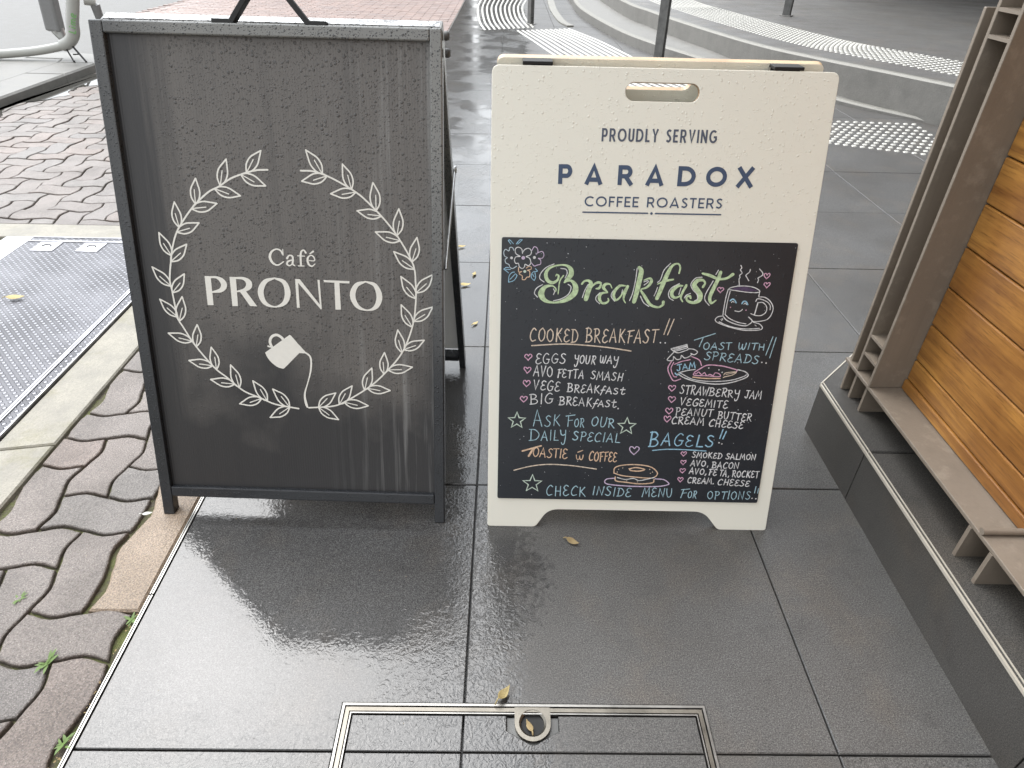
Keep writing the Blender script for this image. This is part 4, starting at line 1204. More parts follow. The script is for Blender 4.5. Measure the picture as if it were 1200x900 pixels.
# pale slab joints on the forecourt
jt = MB()
for (ax, ay), (bx, by) in (((2.75, 9.6), (6.2, 6.4)), ((4.2, 11.5), (8.4, 7.6)), ((3.5, 13.5), (5.0, 9.2))):
    d = Vector((bx - ax, by - ay, 0)).normalized(); q = Vector((-d.y, d.x, 0)) * 0.006
    jt.add([Vector((ax, ay, .252)) + q, Vector((ax, ay, .252)) - q, Vector((bx, by, .252)) - q, Vector((bx, by, .252)) + q], [(0, 1, 2, 3)])
tag(jt.build('forecourt_joints', M['concrete']), kind='structure')
tp = MB(); tp.add([(X_STRIP, 14.9, -0.005), (1.0, 14.9, -0.005), (1.0, 60, -0.005), (X_STRIP, 60, -0.005)], [(0, 1, 2, 3)])
tag(tp.build('pavement', M['tile']), kind='structure')

# ---- tactile paving
def tactile_bars(curve_a, curve_b, n, label):
    A = smooth_path([(x, y, 0) for x, y in curve_a], 8); B = smooth_path([(x, y, 0) for x, y in curve_b], 8)
    mb = MB()
    for k in range(n):
        t = k / (n - 1)
        path = [a.lerp(b, t) for a, b in zip(A, B)]
        NN = normals(path); m = len(path); w = 0.0135
        rows = [[p - q * w for p, q in zip(path, NN)], [p - q * w * .6 + Vector((0, 0, .005)) for p, q in zip(path, NN)], [p + q * w * .6 + Vector((0, 0, .005)) for p, q in zip(path, NN)], [p + q * w for p, q in zip(path, NN)]]
        for r in range(3):
            mb.add(rows[r] + rows[r + 1], [(i, m + i, m + i + 1, i + 1) if False else (i, i + 1, m + i + 1, m + i) for i in range(m - 1)], 0)
    o = mb.build('tactile_paving', M['tactile'])
    return tag(o, label, 'tactile paving', 'white tactile paving fields')
tactile_bars([(-0.38, 13.6), (-0.42, 11.9), (-0.43, 10.6), (-0.35, 9.2), (-0.26, 8.45)], [(0.36, 13.6), (0.28, 12.0), (0.20, 10.91), (0.21, 9.74), (0.30, 8.75)], 11, 'curved white tactile bars bulging left behind the first metal post')
tactile_bars([(0.11, 8.49), (0.27, 7.76), (0.41, 7.09), (0.55, 6.52), (0.78, 5.75), (1.1, 4.95)], [(0.71, 8.75), (0.96, 7.92), (1.13, 7.14), (1.25, 6.56), (1.47, 5.95), (1.75, 5.2)], 12, 'white tactile bars curving down behind the top of the white sign')
def tactile_studs(quad, nu, nv, z, label):
    mb = MB()
    a, b, c, d = [Vector((x, y, z)) for x, y in quad]
    for i in range(nu):
        for j in range(nv):
            u, w = i / (nu - 1), j / (nv - 1)
            p = a.lerp(b, u).lerp(d.lerp(c, u), w)
            mb.lathe([(0.0165, 0), (0.0115, 0.005), (0.0, 0.0052)], 8, 0, Matrix.Translation(p), False)
    o = mb.build('tactile_paving', M['tactile'])
    return tag(o, label, 'tactile paving', 'white tactile paving fields')
tactile_studs([(1.72, 4.62), (2.70, 4.56), (2.62, 3.78), (1.85, 4.10)], 19, 10, 0, 'lower field of white tactile studs right of the white sign')
def studs_along(path, off0, n, sp, z, label):
    mb = MB(); NN = normals(path)
    # walk along the curve at an even spacing
    acc = 0; last = path[0]
    for p, q in zip(path, NN):
        acc += (p - last).length; last = p
    L = acc; k = 0; pos = 0.0; i = 0; seg0 = 0.0
    for s in range(int(L / sp)):
        d = s * sp
        while i < len(path) - 2 and seg0 + (path[i + 1] - path[i]).length < d:
            seg0 += (path[i + 1] - path[i]).length; i += 1
        t = (d - seg0) / max(1e-6, (path[i + 1] - path[i]).length)
        p = path[i].lerp(path[i + 1], t); q = NN[i].lerp(NN[i + 1], t)
        for r in range(n):
            c = p + q * (off0 + r * sp); c.z = z
            mb.lathe([(0.0175, 0), (0.012, 0.005), (0.0, 0.0052)], 8, 0, Matrix.Translation(c), False)
    o = mb.build('tactile_paving', M['tactile'])
    return tag(o, label, 'tactile paving', 'white tactile paving fields')
studs_along([p for p in s2 if 3.3 < p.y < 11.5], 0.36, 11, 0.055, 0.249, 'long curved band of white tactile studs above the upper step')

# flat pale strip on the ground beside the first post
fs_ = MB()
PA = smooth_path([(0.60, 13.0, 0.004), (0.60, 11.94, 0.004), (0.58, 10.57, 0.004), (0.62, 9.16 + .2, 0.004), (0.70, 8.90, 0.004)], 6)
NA = normals(PA); wA = [0.055 * (1 - 0.25 * i / len(PA)) for i in range(len(PA))]
n = len(PA)
rows = [[p + Vector((0, 0, -.004)) for p in PA], [p + Vector((0, 0, .012)) for p in PA], [p + q * w * 2 + Vector((0, 0, .012)) for p, q, w in zip(PA, NA, wA)], [p + q * w * 2 + Vector((0, 0, -.004)) for p, q, w in zip(PA, NA, wA)]]
for r in range(3):
    fs_.add(rows[r] + rows[r + 1], [(i, i + 1, n + i + 1, n + i) for i in range(n - 1)])
fs_.add([rows[0][-1], rows[1][-1], rows[2][-1], rows[3][-1]], [(0, 1, 2, 3)])
tag(fs_.build('metal_strip', M['nosing']), 'narrow pale curved strip on the ground right of the first post', 'metal strip')

# rail posts
def rail_post(x, y, z, lean, label):
    r = empty('rail_post', (x, y, z), lean)
    tag(r, label, 'post', 'dark metal rail posts on the forecourt')
    for xa in (-0.006, 0.030):
        p = MB(); p.box((xa, -0.04, 0.008), (xa + 0.012, 0.04, 1.0), 0, 0.002); p.build('upright', M['darksteel'], r)
    for zz in (0.05, 0.30, 0.62, 0.93):
        s = MB(); s.box((0.0062, -0.03, zz), (0.0298, 0.03, zz + 0.03)); s.build('spacer', M['darksteel'], r)
    b = MB(); b.box((-0.03, -0.06, 0.0), (0.066, 0.06, 0.0078), 0, 0.002); b.build('base_plate', M['steel'], r)
    h = MB(); h.tube([(0.018, -0.12, 1.02), (0.018, 0.12, 1.02)], 0.02, 12); h.build('handrail_socket', M['darksteel'], r)
    return r
rail_post(0.255, 9.10, 0.0, 0.5, 'dark metal post at the edge of the curved tactile bars')
rail_post(1.33, 6.45, 0.0, 0.9, 'dark metal post rising behind the white sign, nearest of the three')
rail_post(2.99, 8.1, 0.249, 0.9, 'dark metal post standing among the white studs on the forecourt')

# ================================================================== TIMBER SCREEN ON ITS STONE PLINTH
PZ = 0.144
pl = empty('stone_plinth', (X_PLINTH, 0.6, 0))
tag(pl, 'low dark granite plinth under the timber screen along the right side', 'plinth')
top_edge_end = 1.337
pb = MB()
ys = [-1.5, -0.12, 0.48, 1.082]
for a, b in zip(ys, ys[1:] + [None]):
    if b is not None:
        pb.prism([(0, a + 0.0015 - 0.6), (1.2, a + 0.0015 - 0.6), (1.2, b - 0.0015 - 0.6), (0, b - 0.0015 - 0.6)], -0.02, PZ, 0, 0.003)
    else:
        pb.prism([(0, a + 0.0015 - 0.6), (1.2, a + 0.0015 - 0.6), (1.2, 1.9 - 0.6), (0.562, 1.9 - 0.6), (0, top_edge_end - 0.6)], -0.02, PZ, 0, 0.003)
pb.build('granite_block', M['plinth'], pl)
tr = MB()
tr.box((-0.002, -2.1, PZ - 0.0045), (0.0020, top_edge_end - 0.6 - 0.003, PZ + 0.0015))
tr.box((0.0072, -2.1, PZ - 0.004), (0.0098, top_edge_end - 0.6 + 0.006, PZ + 0.0014))
d = Vector((0.562, 1.9 - top_edge_end, 0)).normalized()
tr.box((0, -0.0015, PZ - 0.004), (0.79, 0.0015, PZ + 0.0014), 0, 0, Matrix.Translation((0.001, top_edge_end - 0.6, 0)) @ Matrix.Rotation(atan2(d.y, d.x), 4, 'Z'))
tr.build('nosing_trim', M['arris'], pl)

scr = empty('timber_screen', (0.86, 0.6, PZ))
tag(scr, 'orange varnished timber board screen in a taupe steel frame on the plinth', 'timber screen')
SX, SY = 0.86, 0.6
def sbox(mb, lo, hi, mi=0, bev=0.0):
    mb.box((lo[0] - SX, lo[1] - SY, lo[2] - PZ), (hi[0] - SX, hi[1] - SY, hi[2] - PZ), mi, bev)
H_TOP = 1.75
m = MB(); sbox(m, (0.827, -1.3, 0.218), (0.97, 1.335, 0.226), 0, 0.0012)
m.build('bottom_rail', M['taupe'], scr)
m = MB(); sbox(m, (0.826, 1.208, 0.2268), (0.925, 1.2165, H_TOP), 0, 0.0012); m.build('upright', M['taupe'], scr)
m = MB(); sbox(m, (0.829, 1.276, 0.2268), (0.9, 1.2845, H_TOP), 0, 0.0012); m.build('upright', M['taupe'], scr)
m = MB(); sbox(m, (0.833, 1.316, PZ), (0.9, 1.3245, 0.965), 0, 0.0012); m.build('upright', M['taupe'], scr)
m = MB(); sbox(m, (0.899, 1.2170, 0.2268), (0.912, 1.2755, H_TOP)); m.build('web_plate', M['taupe'], scr)
for zz in (0.276, 0.322, 0.925, 0.966, 1.30, 1.34):
    m = MB(); sbox(m, (0.829, 1.2168, zz - 0.003), (0.899, 1.2757, zz + 0.003)); m.build('spacer', M['taupe'], scr)
for yy in (1.23, 1.284, 0.80, 0.739, 0.20, 0.14, -0.4, -0.46):
    m = MB(); sbox(m, (0.826 if yy < 1 else 0.837, yy - 0.004, PZ), (0.96, yy + 0.004, 0.2176)); m.build('bracket', M['taupe'], scr)
m = MB(); m.tube([(0.8265 - SX, 0.776 - SY, 0.2325 - PZ), (0.97 - SX, 0.776 - SY, 0.2325 - PZ)], 0.0062, 12); m.build('pivot_rod', M['taupe'], scr)
wd = MB()
WX = 0.8975
sbox(wd, (WX, -1.3, 0.2275), (WX + 0.03, 1.2075, 0.2525), 0, 0.003)
sbox(wd, (WX + 0.004, -1.3, 0.2545), (WX + 0.03, 1.2075, 0.303), 0, 0.003)
zz = 0.3055
while zz < H_TOP - 0.05:
    sbox(wd, (WX + 0.004, -1.3, zz + 0.001), (WX + 0.028, 1.2075, zz + 0.0857), 0, 0.0028)
    zz += 0.0875
wd.build('timber_board', M['wood'], scr)
bk = MB(); sbox(bk, (WX + 0.031, -1.3, 0.2275), (WX + 0.05, 1.2075, H_TOP)); bk.build('backing_panel', M['soffit'], scr)

# unseen cafe building added behind the screen; its canopy darkens the right-hand side
bd = empty('unseen_cafe_building', (2.2, -1.0, 0))
tag(bd, 'unseen dark cafe building with a canopy added to shade the right side', 'building')
m = MB(); m.box((0.0, -5.0, 0), (6.0, 2.0, 5.0)); m.build('wall', M['facade'], bd)
m = MB(); m.box((-1.75, -2.4, 2.7), (-0.002, 3.6, 2.95)); m.build('canopy', M['soffit'], bd)  # added out of view to block sky over the right-hand tiles
m = MB(); m.box((-0.02, -1.6, 0.4), (-0.004, 1.5, 2.4)); m.build('window', M['glass'], bd)
b2 = empty('unseen_forecourt_building', (12.5, 3.0, 0.25))  # out of view, added so reflections on the right stay dark
tag(b2, 'unseen dark glazed building added to darken reflections on the forecourt side', 'building')
m = MB(); m.box((0, 0, 0), (8, 26, 9)); m.build('wall', M['facade'], b2)
m = MB(); m.box((-8.5, 0.5, 3.3), (-0.01, 20, 3.7)); m.build('canopy', M['soffit'], b2)  # added overhang that keeps the forecourt dark
m = MB(); m.box((-0.03, 1, 0.2), (-0.012, 24, 3.0)); m.build('window', M['glass'], b2)

for fx, fw, fh, fy, fd, lb in ((-13.0, 11.0, 8.0, 34.0, M['facade'], 'unseen brown street building added beyond the brick paving to darken reflections'), (-1.5, 6.0, 6.0, 38.0, M['kerb'], 'unseen pale street building added beyond the wet tiles to darken reflections')):
    fb_ = empty('unseen_street_building', (fx, fy, 0)); tag(fb_, lb, 'building')  # out of view, added to darken the far wet reflections
    m = MB(); m.box((0, 0, -0.02), (fw, 8, fh)); m.build('wall', fd, fb_)
    m = MB(); m.box((-0.3, -0.6, fh + .002), (fw + 0.3, 8.3, fh + 0.4)); m.build('roof', M['soffit'], fb_)
    for k in range(int(fw / 2)):
        m = MB(); m.box((0.5 + 2 * k, -0.02, 1.0), (1.7 + 2 * k, -0.004, 2.8)); m.build('window', M['glass'], fb_)

# ================================================================== ACCESS COVERS
ac = empty('recessed_access_cover', (0.0445, 0.2865, 0))
tag(ac, 'tiled recessed access cover with steel rim and lifting ring at the bottom edge', 'access cover')
AX, AY = 0.0445, 0.2865
fr = MB()
def frame_rect(mb, x0, y0, x1, y1, w, z0, z1):
    mb.box((x0, y0, z0), (x0 + w, y1, z1)); mb.box((x1 - w, y0, z0), (x1, y1, z1))
    mb.box((x0 + w, y1 - w, z0), (x1 - w, y1, z1)); mb.box((x0 + w, y0, z0), (x1 - w, y0 + w, z1))
frame_rect(fr, CX0 + .001 - AX, CY0 - AY, CX1 - .001 - AX, CY1 - .001 - AY, 0.004, -0.02, 0.002)
fr.build('outer_frame', M['steel'], ac)
fr = MB(); frame_rect(fr, CX0 + .007 - AX, CY0 + .006 - AY, CX1 - .007 - AX, CY1 - .007 - AY, 0.0065, -0.02, 0.0005); fr.build('tray_rim', M['brass'], ac)
fr = MB(); frame_rect(fr, CX0 + .0155 - AX, CY0 + .0145 - AY, CX1 - .0155 - AX, CY1 - .0155 - AY, 0.002, -0.02, 0.0008); fr.build('tray_rim', M['steel'], ac)
ti = MB()
x0, x1, y0, y1 = CX0 + 0.0195, CX1 - 0.0195, CY0 + 0.02, CY1 - 0.0195
RX, RY = 0.0575, 0.560
hexa = [(RX - 0.043, y1), (RX - 0.043, RY - 0.012), (RX - 0.004, RY - 0.034), (RX + 0.004, RY - 0.034), (RX + 0.043, RY - 0.012), (RX + 0.043, y1)]
ti.prism([(p[0] - AX, p[1] - AY) for p in [(x0, TY0 + JG), (TX0 - JG, TY0 + JG), (TX0 - JG, y1), (x0, y1)]], -0.02, -0.0008, 0, 0.0012)
ti.prism([(p[0] - AX, p[1] - AY) for p in [(TX0 + JG, TY0 + JG), (x1, TY0 + JG), (x1, y1), (hexa[5]), (hexa[4]), (hexa[3]), (hexa[2]), (hexa[1]), (hexa[0]), (TX0 + JG, y1)]], -0.02, -0.0004, 0, 0.0012)
ti.prism([(p[0] - AX, p[1] - AY) for p in rect(x0, y0, TX0 - JG, TY0 - JG)], -0.02, -0.0008, 0, 0.0012)
ti.prism([(p[0] - AX, p[1] - AY) for p in rect(TX0 + JG, y0, x1, TY0 - JG)], -0.02, -0.0004, 0, 0.0012)
ti.build('tile_infill', M['tile'], ac)
# lifting ring: a U-shaped socket
rg = MB()
def ushape(r, top):
    return [(RX - AX + r, top - AY)] + [(RX - AX + r * cos(-t), RY - AY + r * sin(-t)) for t in [pi * k / 18 for k in range(19)]] + [(RX - AX - r, top - AY)]
out_u = ushape(0.030, RY + 0.022); in_u = [(RX - AX + 0.0185 * cos(2 * pi * k / 20), RY - AY + 0.0185 * sin(2 * pi * k / 20)) for k in range(20)]
# ring between outline and hole
ring_o = [(RX - AX + 0.0295 * cos(2 * pi * k / 32), RY - AY + 0.0295 * sin(2 * pi * k / 32)) for k in range(32)]
for zt, zb in ((0.0012, -0.02),):
    n = 32
    hole = [(RX - AX + 0.0190 * cos(2 * pi * k / 32), RY - AY + 0.0190 * sin(2 * pi * k / 32)) for k in range(32)]
    mid = [(RX - AX + 0.0225 * cos(2 * pi * k / 32), RY - AY + 0.0225 * sin(2 * pi * k / 32)) for k in range(32)]
    sq = []
    for k, (x, y) in enumerate(ring_o):
        if y > RY - AY:                       # square shoulders towards the rim
            x = RX - AX + (0.0295 if x > RX - AX else -0.0295) if abs(x - (RX - AX)) > 0.012 else x
            y = min(RY - AY + 0.026, RY - AY + (y - RY + AY) * 1.25)
        sq.append((x, y))
    vs = [(x, y, zb) for x, y in sq] + [(x, y, zt) for x, y in sq] + [(x, y, zt) for x, y in mid] + [(x, y, zt - 0.003) for x, y in hole] + [(x, y, zb) for x, y in hole]
    fs = [(q * n + i, q * n + (i + 1) % n, (q + 1) * n + (i + 1) % n, (q + 1) * n + i) for q in range(4) for i in range(n)]
    rg.add(vs, fs)
rg.build('lifting_ring', M['brass'], ac)
cl_ = MB(); cl_.prism([(p[0] - AX, p[1] - AY) for p in hexa[::-1][::-1]], -0.02, -0.0065, 0, 0.001); cl_.build('ring_collar', M['darksteel'], ac)
dk = MB(); dk.add([(RX - AX + 0.0188 * cos(2 * pi * k / 24), RY - AY + 0.0188 * sin(2 * pi * k / 24), -0.0058) for k in range(24)], [list(range(24))]); dk.build('ring_well_shade', M['black_rubber'], ac)  # flat black disc standing in for the shade down the well

sc_ = empty('steel_access_cover', (-1.9, 1.2, 0))
tag(sc_, 'galvanised chequer plate access cover set in concrete left of the black sign', 'access cover')
N = NT('galvanised_chequer'); v = N.coord('Object', None)
# small raised lattice of studs
wx = N.n('ShaderNodeTexWave', wave_type='BANDS', bands_direction='DIAGONAL', wave_profile='SIN'); N.link(N.coord('Object', (1, 1, 0)), wx.inputs['Vector']); wx.inputs['Scale'].default_value = 24.0
wy = N.n('ShaderNodeTexWave', wave_type='BANDS', bands_direction='DIAGONAL', wave_profile='SIN'); N.link(N.coord('Object', (1, -1, 0)), wy.inputs['Vector']); wy.inputs['Scale'].default_value = 24.0
hh = N.math('MULTIPLY', N.ramp(wx.outputs['Fac'], [(0.35, 0.0), (0.7, 1.0)]), N.ramp(wy.outputs['Fac'], [(0.35, 0.0), (0.7, 1.0)]))
a = N.noise(N.coord(), 6, 5)
c = N.mixc(hh, (0.035, 0.035, 0.042), (0.27, 0.27, 0.295))
c = N.mixc(N.ramp(a, [(0.4, 0.0), (0.75, 0.6)]), c, (0.20, 0.20, 0.22))
M['chequer'] = N.out(c, N.math('MULTIPLY_ADD', hh, -0.1, 0.38), N.bump(hh, 1.0, 0.003), 0.35, 0.5)
g = MB()
CVX0, CVX1, CVY1, CVY0 = -1.965, -1.236, 2.468, 0.3
def cv(x0, y0, x1, y1): return (x0 + 1.9, y0 - 1.2), (x1 + 1.9, y1 - 1.2)
def cbox(mb, x0, y0, x1, y1, z0, z1, bev=0.0): mb.box((x0 + 1.9, y0 - 1.2, z0), (x1 + 1.9, y1 - 1.2, z1), 0, bev)
cbox(g, CVX0 + 0.11, CVY0, CVX1 - 0.052, CVY1 - 0.05, -0.02, 0.004)
g.build('chequer_plate', M['chequer'], sc_)
g = MB(); cbox(g, CVX1 - 0.034, CVY0, CVX1 - 0.006, CVY1 - 0.008, -0.02, 0.004); cbox(g, CVX0 + 0.11, CVY1 - 0.034, CVX1 - 0.0345, CVY1 - 0.008, -0.02, 0.004)
g.build('chequer_border', M['chequer'], sc_)
g = MB()
for xa, xb, z in ((CVX1 - 0.0055, CVX1 - 0.001, 0.006), (CVX1 - 0.050, CVX1 - 0.0445, 0.006), (CVX1 - 0.0415, CVX1 - 0.0365, 0.006)):
    cbox(g, xa, CVY0, xb, CVY1 - 0.001, -0.02, z)
cbox(g, CVX0 + 0.109, CVY1 - 0.0075, CVX1 - 0.006, CVY1 - 0.001, -0.02, 0.006); cbox(g, CVX0 + 0.109, CVY1 - 0.0465, CVX1 - 0.051, CVY1 - 0.0365, -0.02, 0.006)
g.build('edge_bar', M['galv'], sc_)
g = MB(); cbox(g, CVX0, CVY0, CVX0 + 0.108, CVY1 - 0.001, -0.02, 0.005, 0.002); g.build('side_flange', M['galv'], sc_)
for xa in (-1.80, -1.63):
    g = MB(); cbox(g, xa, 2.335, xa + 0.085, 2.415, 0.0, 0.0065, 0.001); lp = g.build('lifting_plate', M['galv'], sc_)
    g = MB(); g.tube([(xa + 1.9 + 0.042 + 0.016 * cos(t * pi / 10), 2.375 - 1.2 + 0.016 * sin(t * pi / 10), 0.0072) for t in range(11)], 0.0022, 8); g.build('lifting_eye', M['darksteel'], lp)

# ================================================================== SIGNS
def lean_matrix(le):
    # local x right, y up the board, z out of the face (towards the viewer)
    return Matrix(((1, 0, 0, 0), (0, sin(le), -cos(le), 0), (0, cos(le), sin(le), 0), (0, 0, 0, 1)))

def plate(name, outer, holes, t, mats, parent, Mx, bevel=0.0015, round_r=0.0):
    """flat sheet with holes: front face at z=0, back at z=-t; material 1 on the edges"""
    cu = bpy.data.curves.new(name, 'CURVE')
    cu.dimensions = '2D'; cu.fill_mode = 'BOTH'; cu.extrude = t / 2 - bevel; cu.bevel_depth = bevel; cu.bevel_resolution = 2; cu.offset = -bevel
    for ring in [outer] + holes:
        sp = cu.splines.new('POLY'); sp.points.add(len(ring) - 1); sp.use_cyclic_u = True
        for p, q in zip(sp.points, ring): p.co = (q[0], q[1], 0, 1)
    tmp = bpy.data.objects.new(name, cu); COL.objects.link(tmp)
    me = bpy.data.meshes.new_from_object(tmp.evaluated_get(bpy.context.evaluated_depsgraph_get()))
    bpy.data.objects.remove(tmp); bpy.data.curves.remove(cu)
    me.name = name
    me.materials.clear()
    for mm in mats: me.materials.append(mm)
    for v_ in me.vertices: v_.co.z -= t / 2
    me.update()
    for p in me.polygons:
        p.material_index = 0 if abs(p.normal.z) > 0.6 else 1
        p.use_smooth = False
    o = bpy.data.objects.new(name, me); COL.objects.link(o)
    o.parent = parent; o.matrix_local = Mx
    return o

def rounded(pts, radii, seg=6):
    out = []; n = len(pts)
    for i in range(n):
        a, b, c = Vector(pts[i - 1]), Vector(pts[i]), Vector(pts[(i + 1) % n]); r = radii[i]
        if r <= 0: out.append(tuple(b)); continue
        d1 = (a - b).normalized(); d2 = (c - b).normalized()
        for k in range(seg + 1):
            t = k / seg
            p, q = b + d1 * r, b + d2 * r
            out.append(tuple(p.lerp(b, t).lerp(b.lerp(q, t), t)))
    return out

# ---- white plywood breakfast sign
WL, WH, WLEAN = 0.6038, 0.9064, 0.2916
ws = empty('a_frame_sign', (-0.0284, 0.9873, 0.0), -0.0058)
tag(ws, 'white plywood A-frame sign with a chalk breakfast menu and a slot handle', 'a-frame sign')
def board_outline(x0, x1):
    return rounded([(x0, 0.0), (x0 + 0.104, 0.0), (x0 + 0.130, 0.043), (x1 - 0.139, 0.043), (x1 - 0.105, 0.0), (x1, 0.0), (x1, WH), (x0, WH)], [0.006, 0.008, 0.022, 0.022, 0.008, 0.006, 0.014, 0.014])
def slot(cx):
    a, b, y, r = cx - 0.050, cx + 0.050, 0.868, 0.015
    return [(b + r * sin(t), y + r * cos(t)) for t in [pi * k / 10 for k in range(11)]] + [(a - r * sin(t), y - r * cos(t)) for t in [pi * k / 10 for k in range(11)]]
FM = lean_matrix(WLEAN)
fb = plate('front_board', board_outline(0, WL), [slot(0.2985)], 0.012, [M['whiteboard'], M['ply']], ws, FM, 0.0012)
hy = WH * sin(WLEAN); hz = WH * cos(WLEAN)
# rear board: hinged at the top, leaning the other way; its outer face looks away from the viewer
yb = hy + 0.0135 / cos(WLEAN) * 1.0
RM = Matrix(((1, 0, 0, 0), (0, -sin(WLEAN), -cos(WLEAN), 2 * yb - hy + 0.012), (0, cos(WLEAN), -sin(WLEAN), 0.0035), (0, 0, 0, 1)))
RM = Matrix(((1, 0, 0, 0), (0, -sin(WLEAN), -cos(WLEAN), 2 * hy + 0.030), (0, cos(WLEAN), -sin(WLEAN), 0.007), (0, 0, 0, 1)))
plate('rear_board', board_outline(0.008, WL - 0.016), [slot(0.2945)], 0.012, [M['whiteboard'], M['ply']], ws, RM, 0.0008)
for hx in (0.053, 0.489):
    h = MB(); h.box((hx, hy + 0.001, hz + 0.0005), (hx + 0.052, hy + 0.032, hz + 0.0062), 0, 0.001)
    h.box((hx, hy + 0.020, hz - 0.05), (hx + 0.052, hy + 0.0225, hz + 0.001))
    h.build('hinge', M['black_rubber'], ws)
for el in ('serving_lettering', 'brand_lettering', 'roaster_lettering'):
    lettering(el, el, fb, 0.0005)
cm_ = plate('chalkboard_panel', rounded([(0.0205, 0.0695), (0.575, 0.0685), (0.576, 0.6145), (0.0215, 0.6145)], [0.004] * 4, 3), [], 0.003, [M['chalkboard'], M['black_rubber']], ws, FM @ Matrix.Translation((0, 0, 0.0034)), 0.0005)
for el in ('chalk_lettering', 'headline_lettering', 'mug_drawing', 'jam_toast_drawing', 'bagel_drawing', 'flower_drawing'):
    lettering(el, el, cm_, 0.0004)
# light scratches on the chalkboard
# ---- black cafe sign
KL, KH, KLEAN = 0.612, 0.9609, 0.3005
ks = empty('a_frame_sign', (-0.733, 1.0092, 0.0), -0.0265)
tag(ks, 'black framed A-frame cafe sign with a white laurel wreath, wet with rain', 'a-frame sign')
KM = lean_matrix(KLEAN)
D = 0.024
f = MB()
f.box((0.0, 0.0, -D), (0.0235, KH, 0.0), 0, 0.0025)
f.box((KL - 0.0215, 0.0, -D), (KL, KH, 0.0), 0, 0.0025)
f.box((0.0237, KH - 0.0205, -D), (KL - 0.0217, KH - 0.0002, -0.0004), 0, 0.0025)
f.box((0.0237, 0.044, -D), (KL - 0.0217, 0.067, -0.0006), 0, 0.0025)
f.build('front_frame', M['blackframe'], ks, KM)
f = MB(); f.box((0.0205, 0.064, -0.016), (KL - 0.019, KH - 0.018, -0.0115)); fp = f.build('front_panel', M['corflute'], ks, KM)
lettering('cafe_lettering', 'cafe_lettering', fp, -0.0109)
lettering('pouring_cup_emblem', 'pouring_cup_emblem', fp, -0.0109)
lettering('laurel_wreath_emblem', 'laurel_wreath_emblem', fp, -0.0110)
ky, kz = KH * sin(KLEAN), KH * cos(KLEAN)
yt = ky + D / cos(KLEAN) + 0.004
KLR = 0.305
KR = Matrix(((1, 0, 0, 0), (0, -sin(KLR), -cos(KLR), yt + KH * sin(KLR)), (0, cos(KLR), -sin(KLR), 0.0)  , (0, 0, 0, 1)))
KHR = kz / cos(KLR) - 0.004
KR[1][3] = yt + KHR * sin(KLR)
f = MB()
f.box((0.004, 0.0, -0.03), (0.0215, KHR, 0.0), 0, 0.0025); f.box((KL - 0.0215, 0.0, -0.03), (KL - 0.004, KHR, 0.0), 0, 0.0025)
f.box((0.0217, KHR - 0.024, -0.03), (KL - 0.0217, KHR - 0.0004, -0.0006), 0, 0.0025); f.box((0.0217, 0.030, -0.03), (KL - 0.0217, 0.050, -0.0006), 0, 0.0025)
f.build('rear_frame', M['blackframe'], ks, KR)
f = MB(); f.box((0.018, 0.052, -0.0345), (KL - 0.0145, KHR - 0.03, -0.0302)); f.build('rear_panel', M['backpanel'], ks, KR)
N = NT('rain_film_sheen'); v = N.coord()
g = N.noise(v, 90, 4, 0.6)
M['film_sheen'] = N.out(N.mixc(N.ramp(g, [(0.42, 0.0), (0.54, 1.0)]), (0.03, 0.03, 0.033), (0.50, 0.51, 0.52)), 0.08, N.bump(g, 0.4, 0.002), 0, 0.5)  # pale patches paint the sky's reflection on the film of water
f = MB(); f.box((0.008, KHR - 0.0002, -0.024), (KL - 0.008, KHR + 0.0010, -0.004), 0, 0.0004); f.build('water_film_sheen', M['film_sheen'], ks, KR)
# carrying handle of flat black bar
h = MB()
hp = [(0.212, KH + 0.0035), (0.243, KH + 0.0035), (0.282, KH + 0.055), (0.335, KH + 0.055), (0.378, KH + 0.0035), (0.408, KH + 0.0035)]
th = 0.0095
for i in range(5):
    a, b = Vector(hp[i]), Vector(hp[i + 1]); dd = (b - a).normalized(); nn = Vector((-dd.y, dd.x)) * (th / 2)
    a2, b2 = a - dd * 0.002, b + dd * 0.002
    h.box((0, -th / 2, -0.026 + 0.0002 * i), ((b2 - a2).length, th / 2, -0.010 - 0.0002 * i), 0, 0.001, Matrix.Translation((a2.x, a2.y, 0)) @ Matrix.Rotation(atan2(dd.y, dd.x), 4, 'Z'))
h.build('carry_handle', M['black_rubber'], ks, KM)
# hinge bolts and folding stays at both sides
for sx_, side in ((KL, 1), (0.0, -1)):
    b = MB()
    for dz in (0.016, 0.045):
        b.lathe([(0.0, 0.009), (0.006, 0.009), (0.008, 0.005), (0.008, 0.0)], 12, 0, Matrix.Translation((sx_, ky + 0.028 + dz * 0.3, kz - dz)) @ Matrix.Rotation(pi / 2 * side, 4, 'Y'))
    b.build('hinge_bolt', M['darksteel'], ks)
    s = MB()
    xo = sx_ + side * 0.003
    pa = Vector((xo, ky + D / cos(KLEAN) + 0.29 * sin(KLR), kz - 0.29 * cos(KLR))); pb_ = Vector((xo, (KH - 0.42) * sin(KLEAN) + D * 0.75, (KH - 0.42) * cos(KLEAN)))
    s.tube([pa, pa.lerp(pb_, 0.5), pb_], 0.003, 8)
    s.lathe([(0.0, 0.004), (0.008, 0.004), (0.008, 0.0)], 12, 0, Matrix.Translation(pa) @ Matrix.Rotation(pi / 2 * side, 4, 'Y'))
    s.build('folding_stay', M['zinc'], ks)

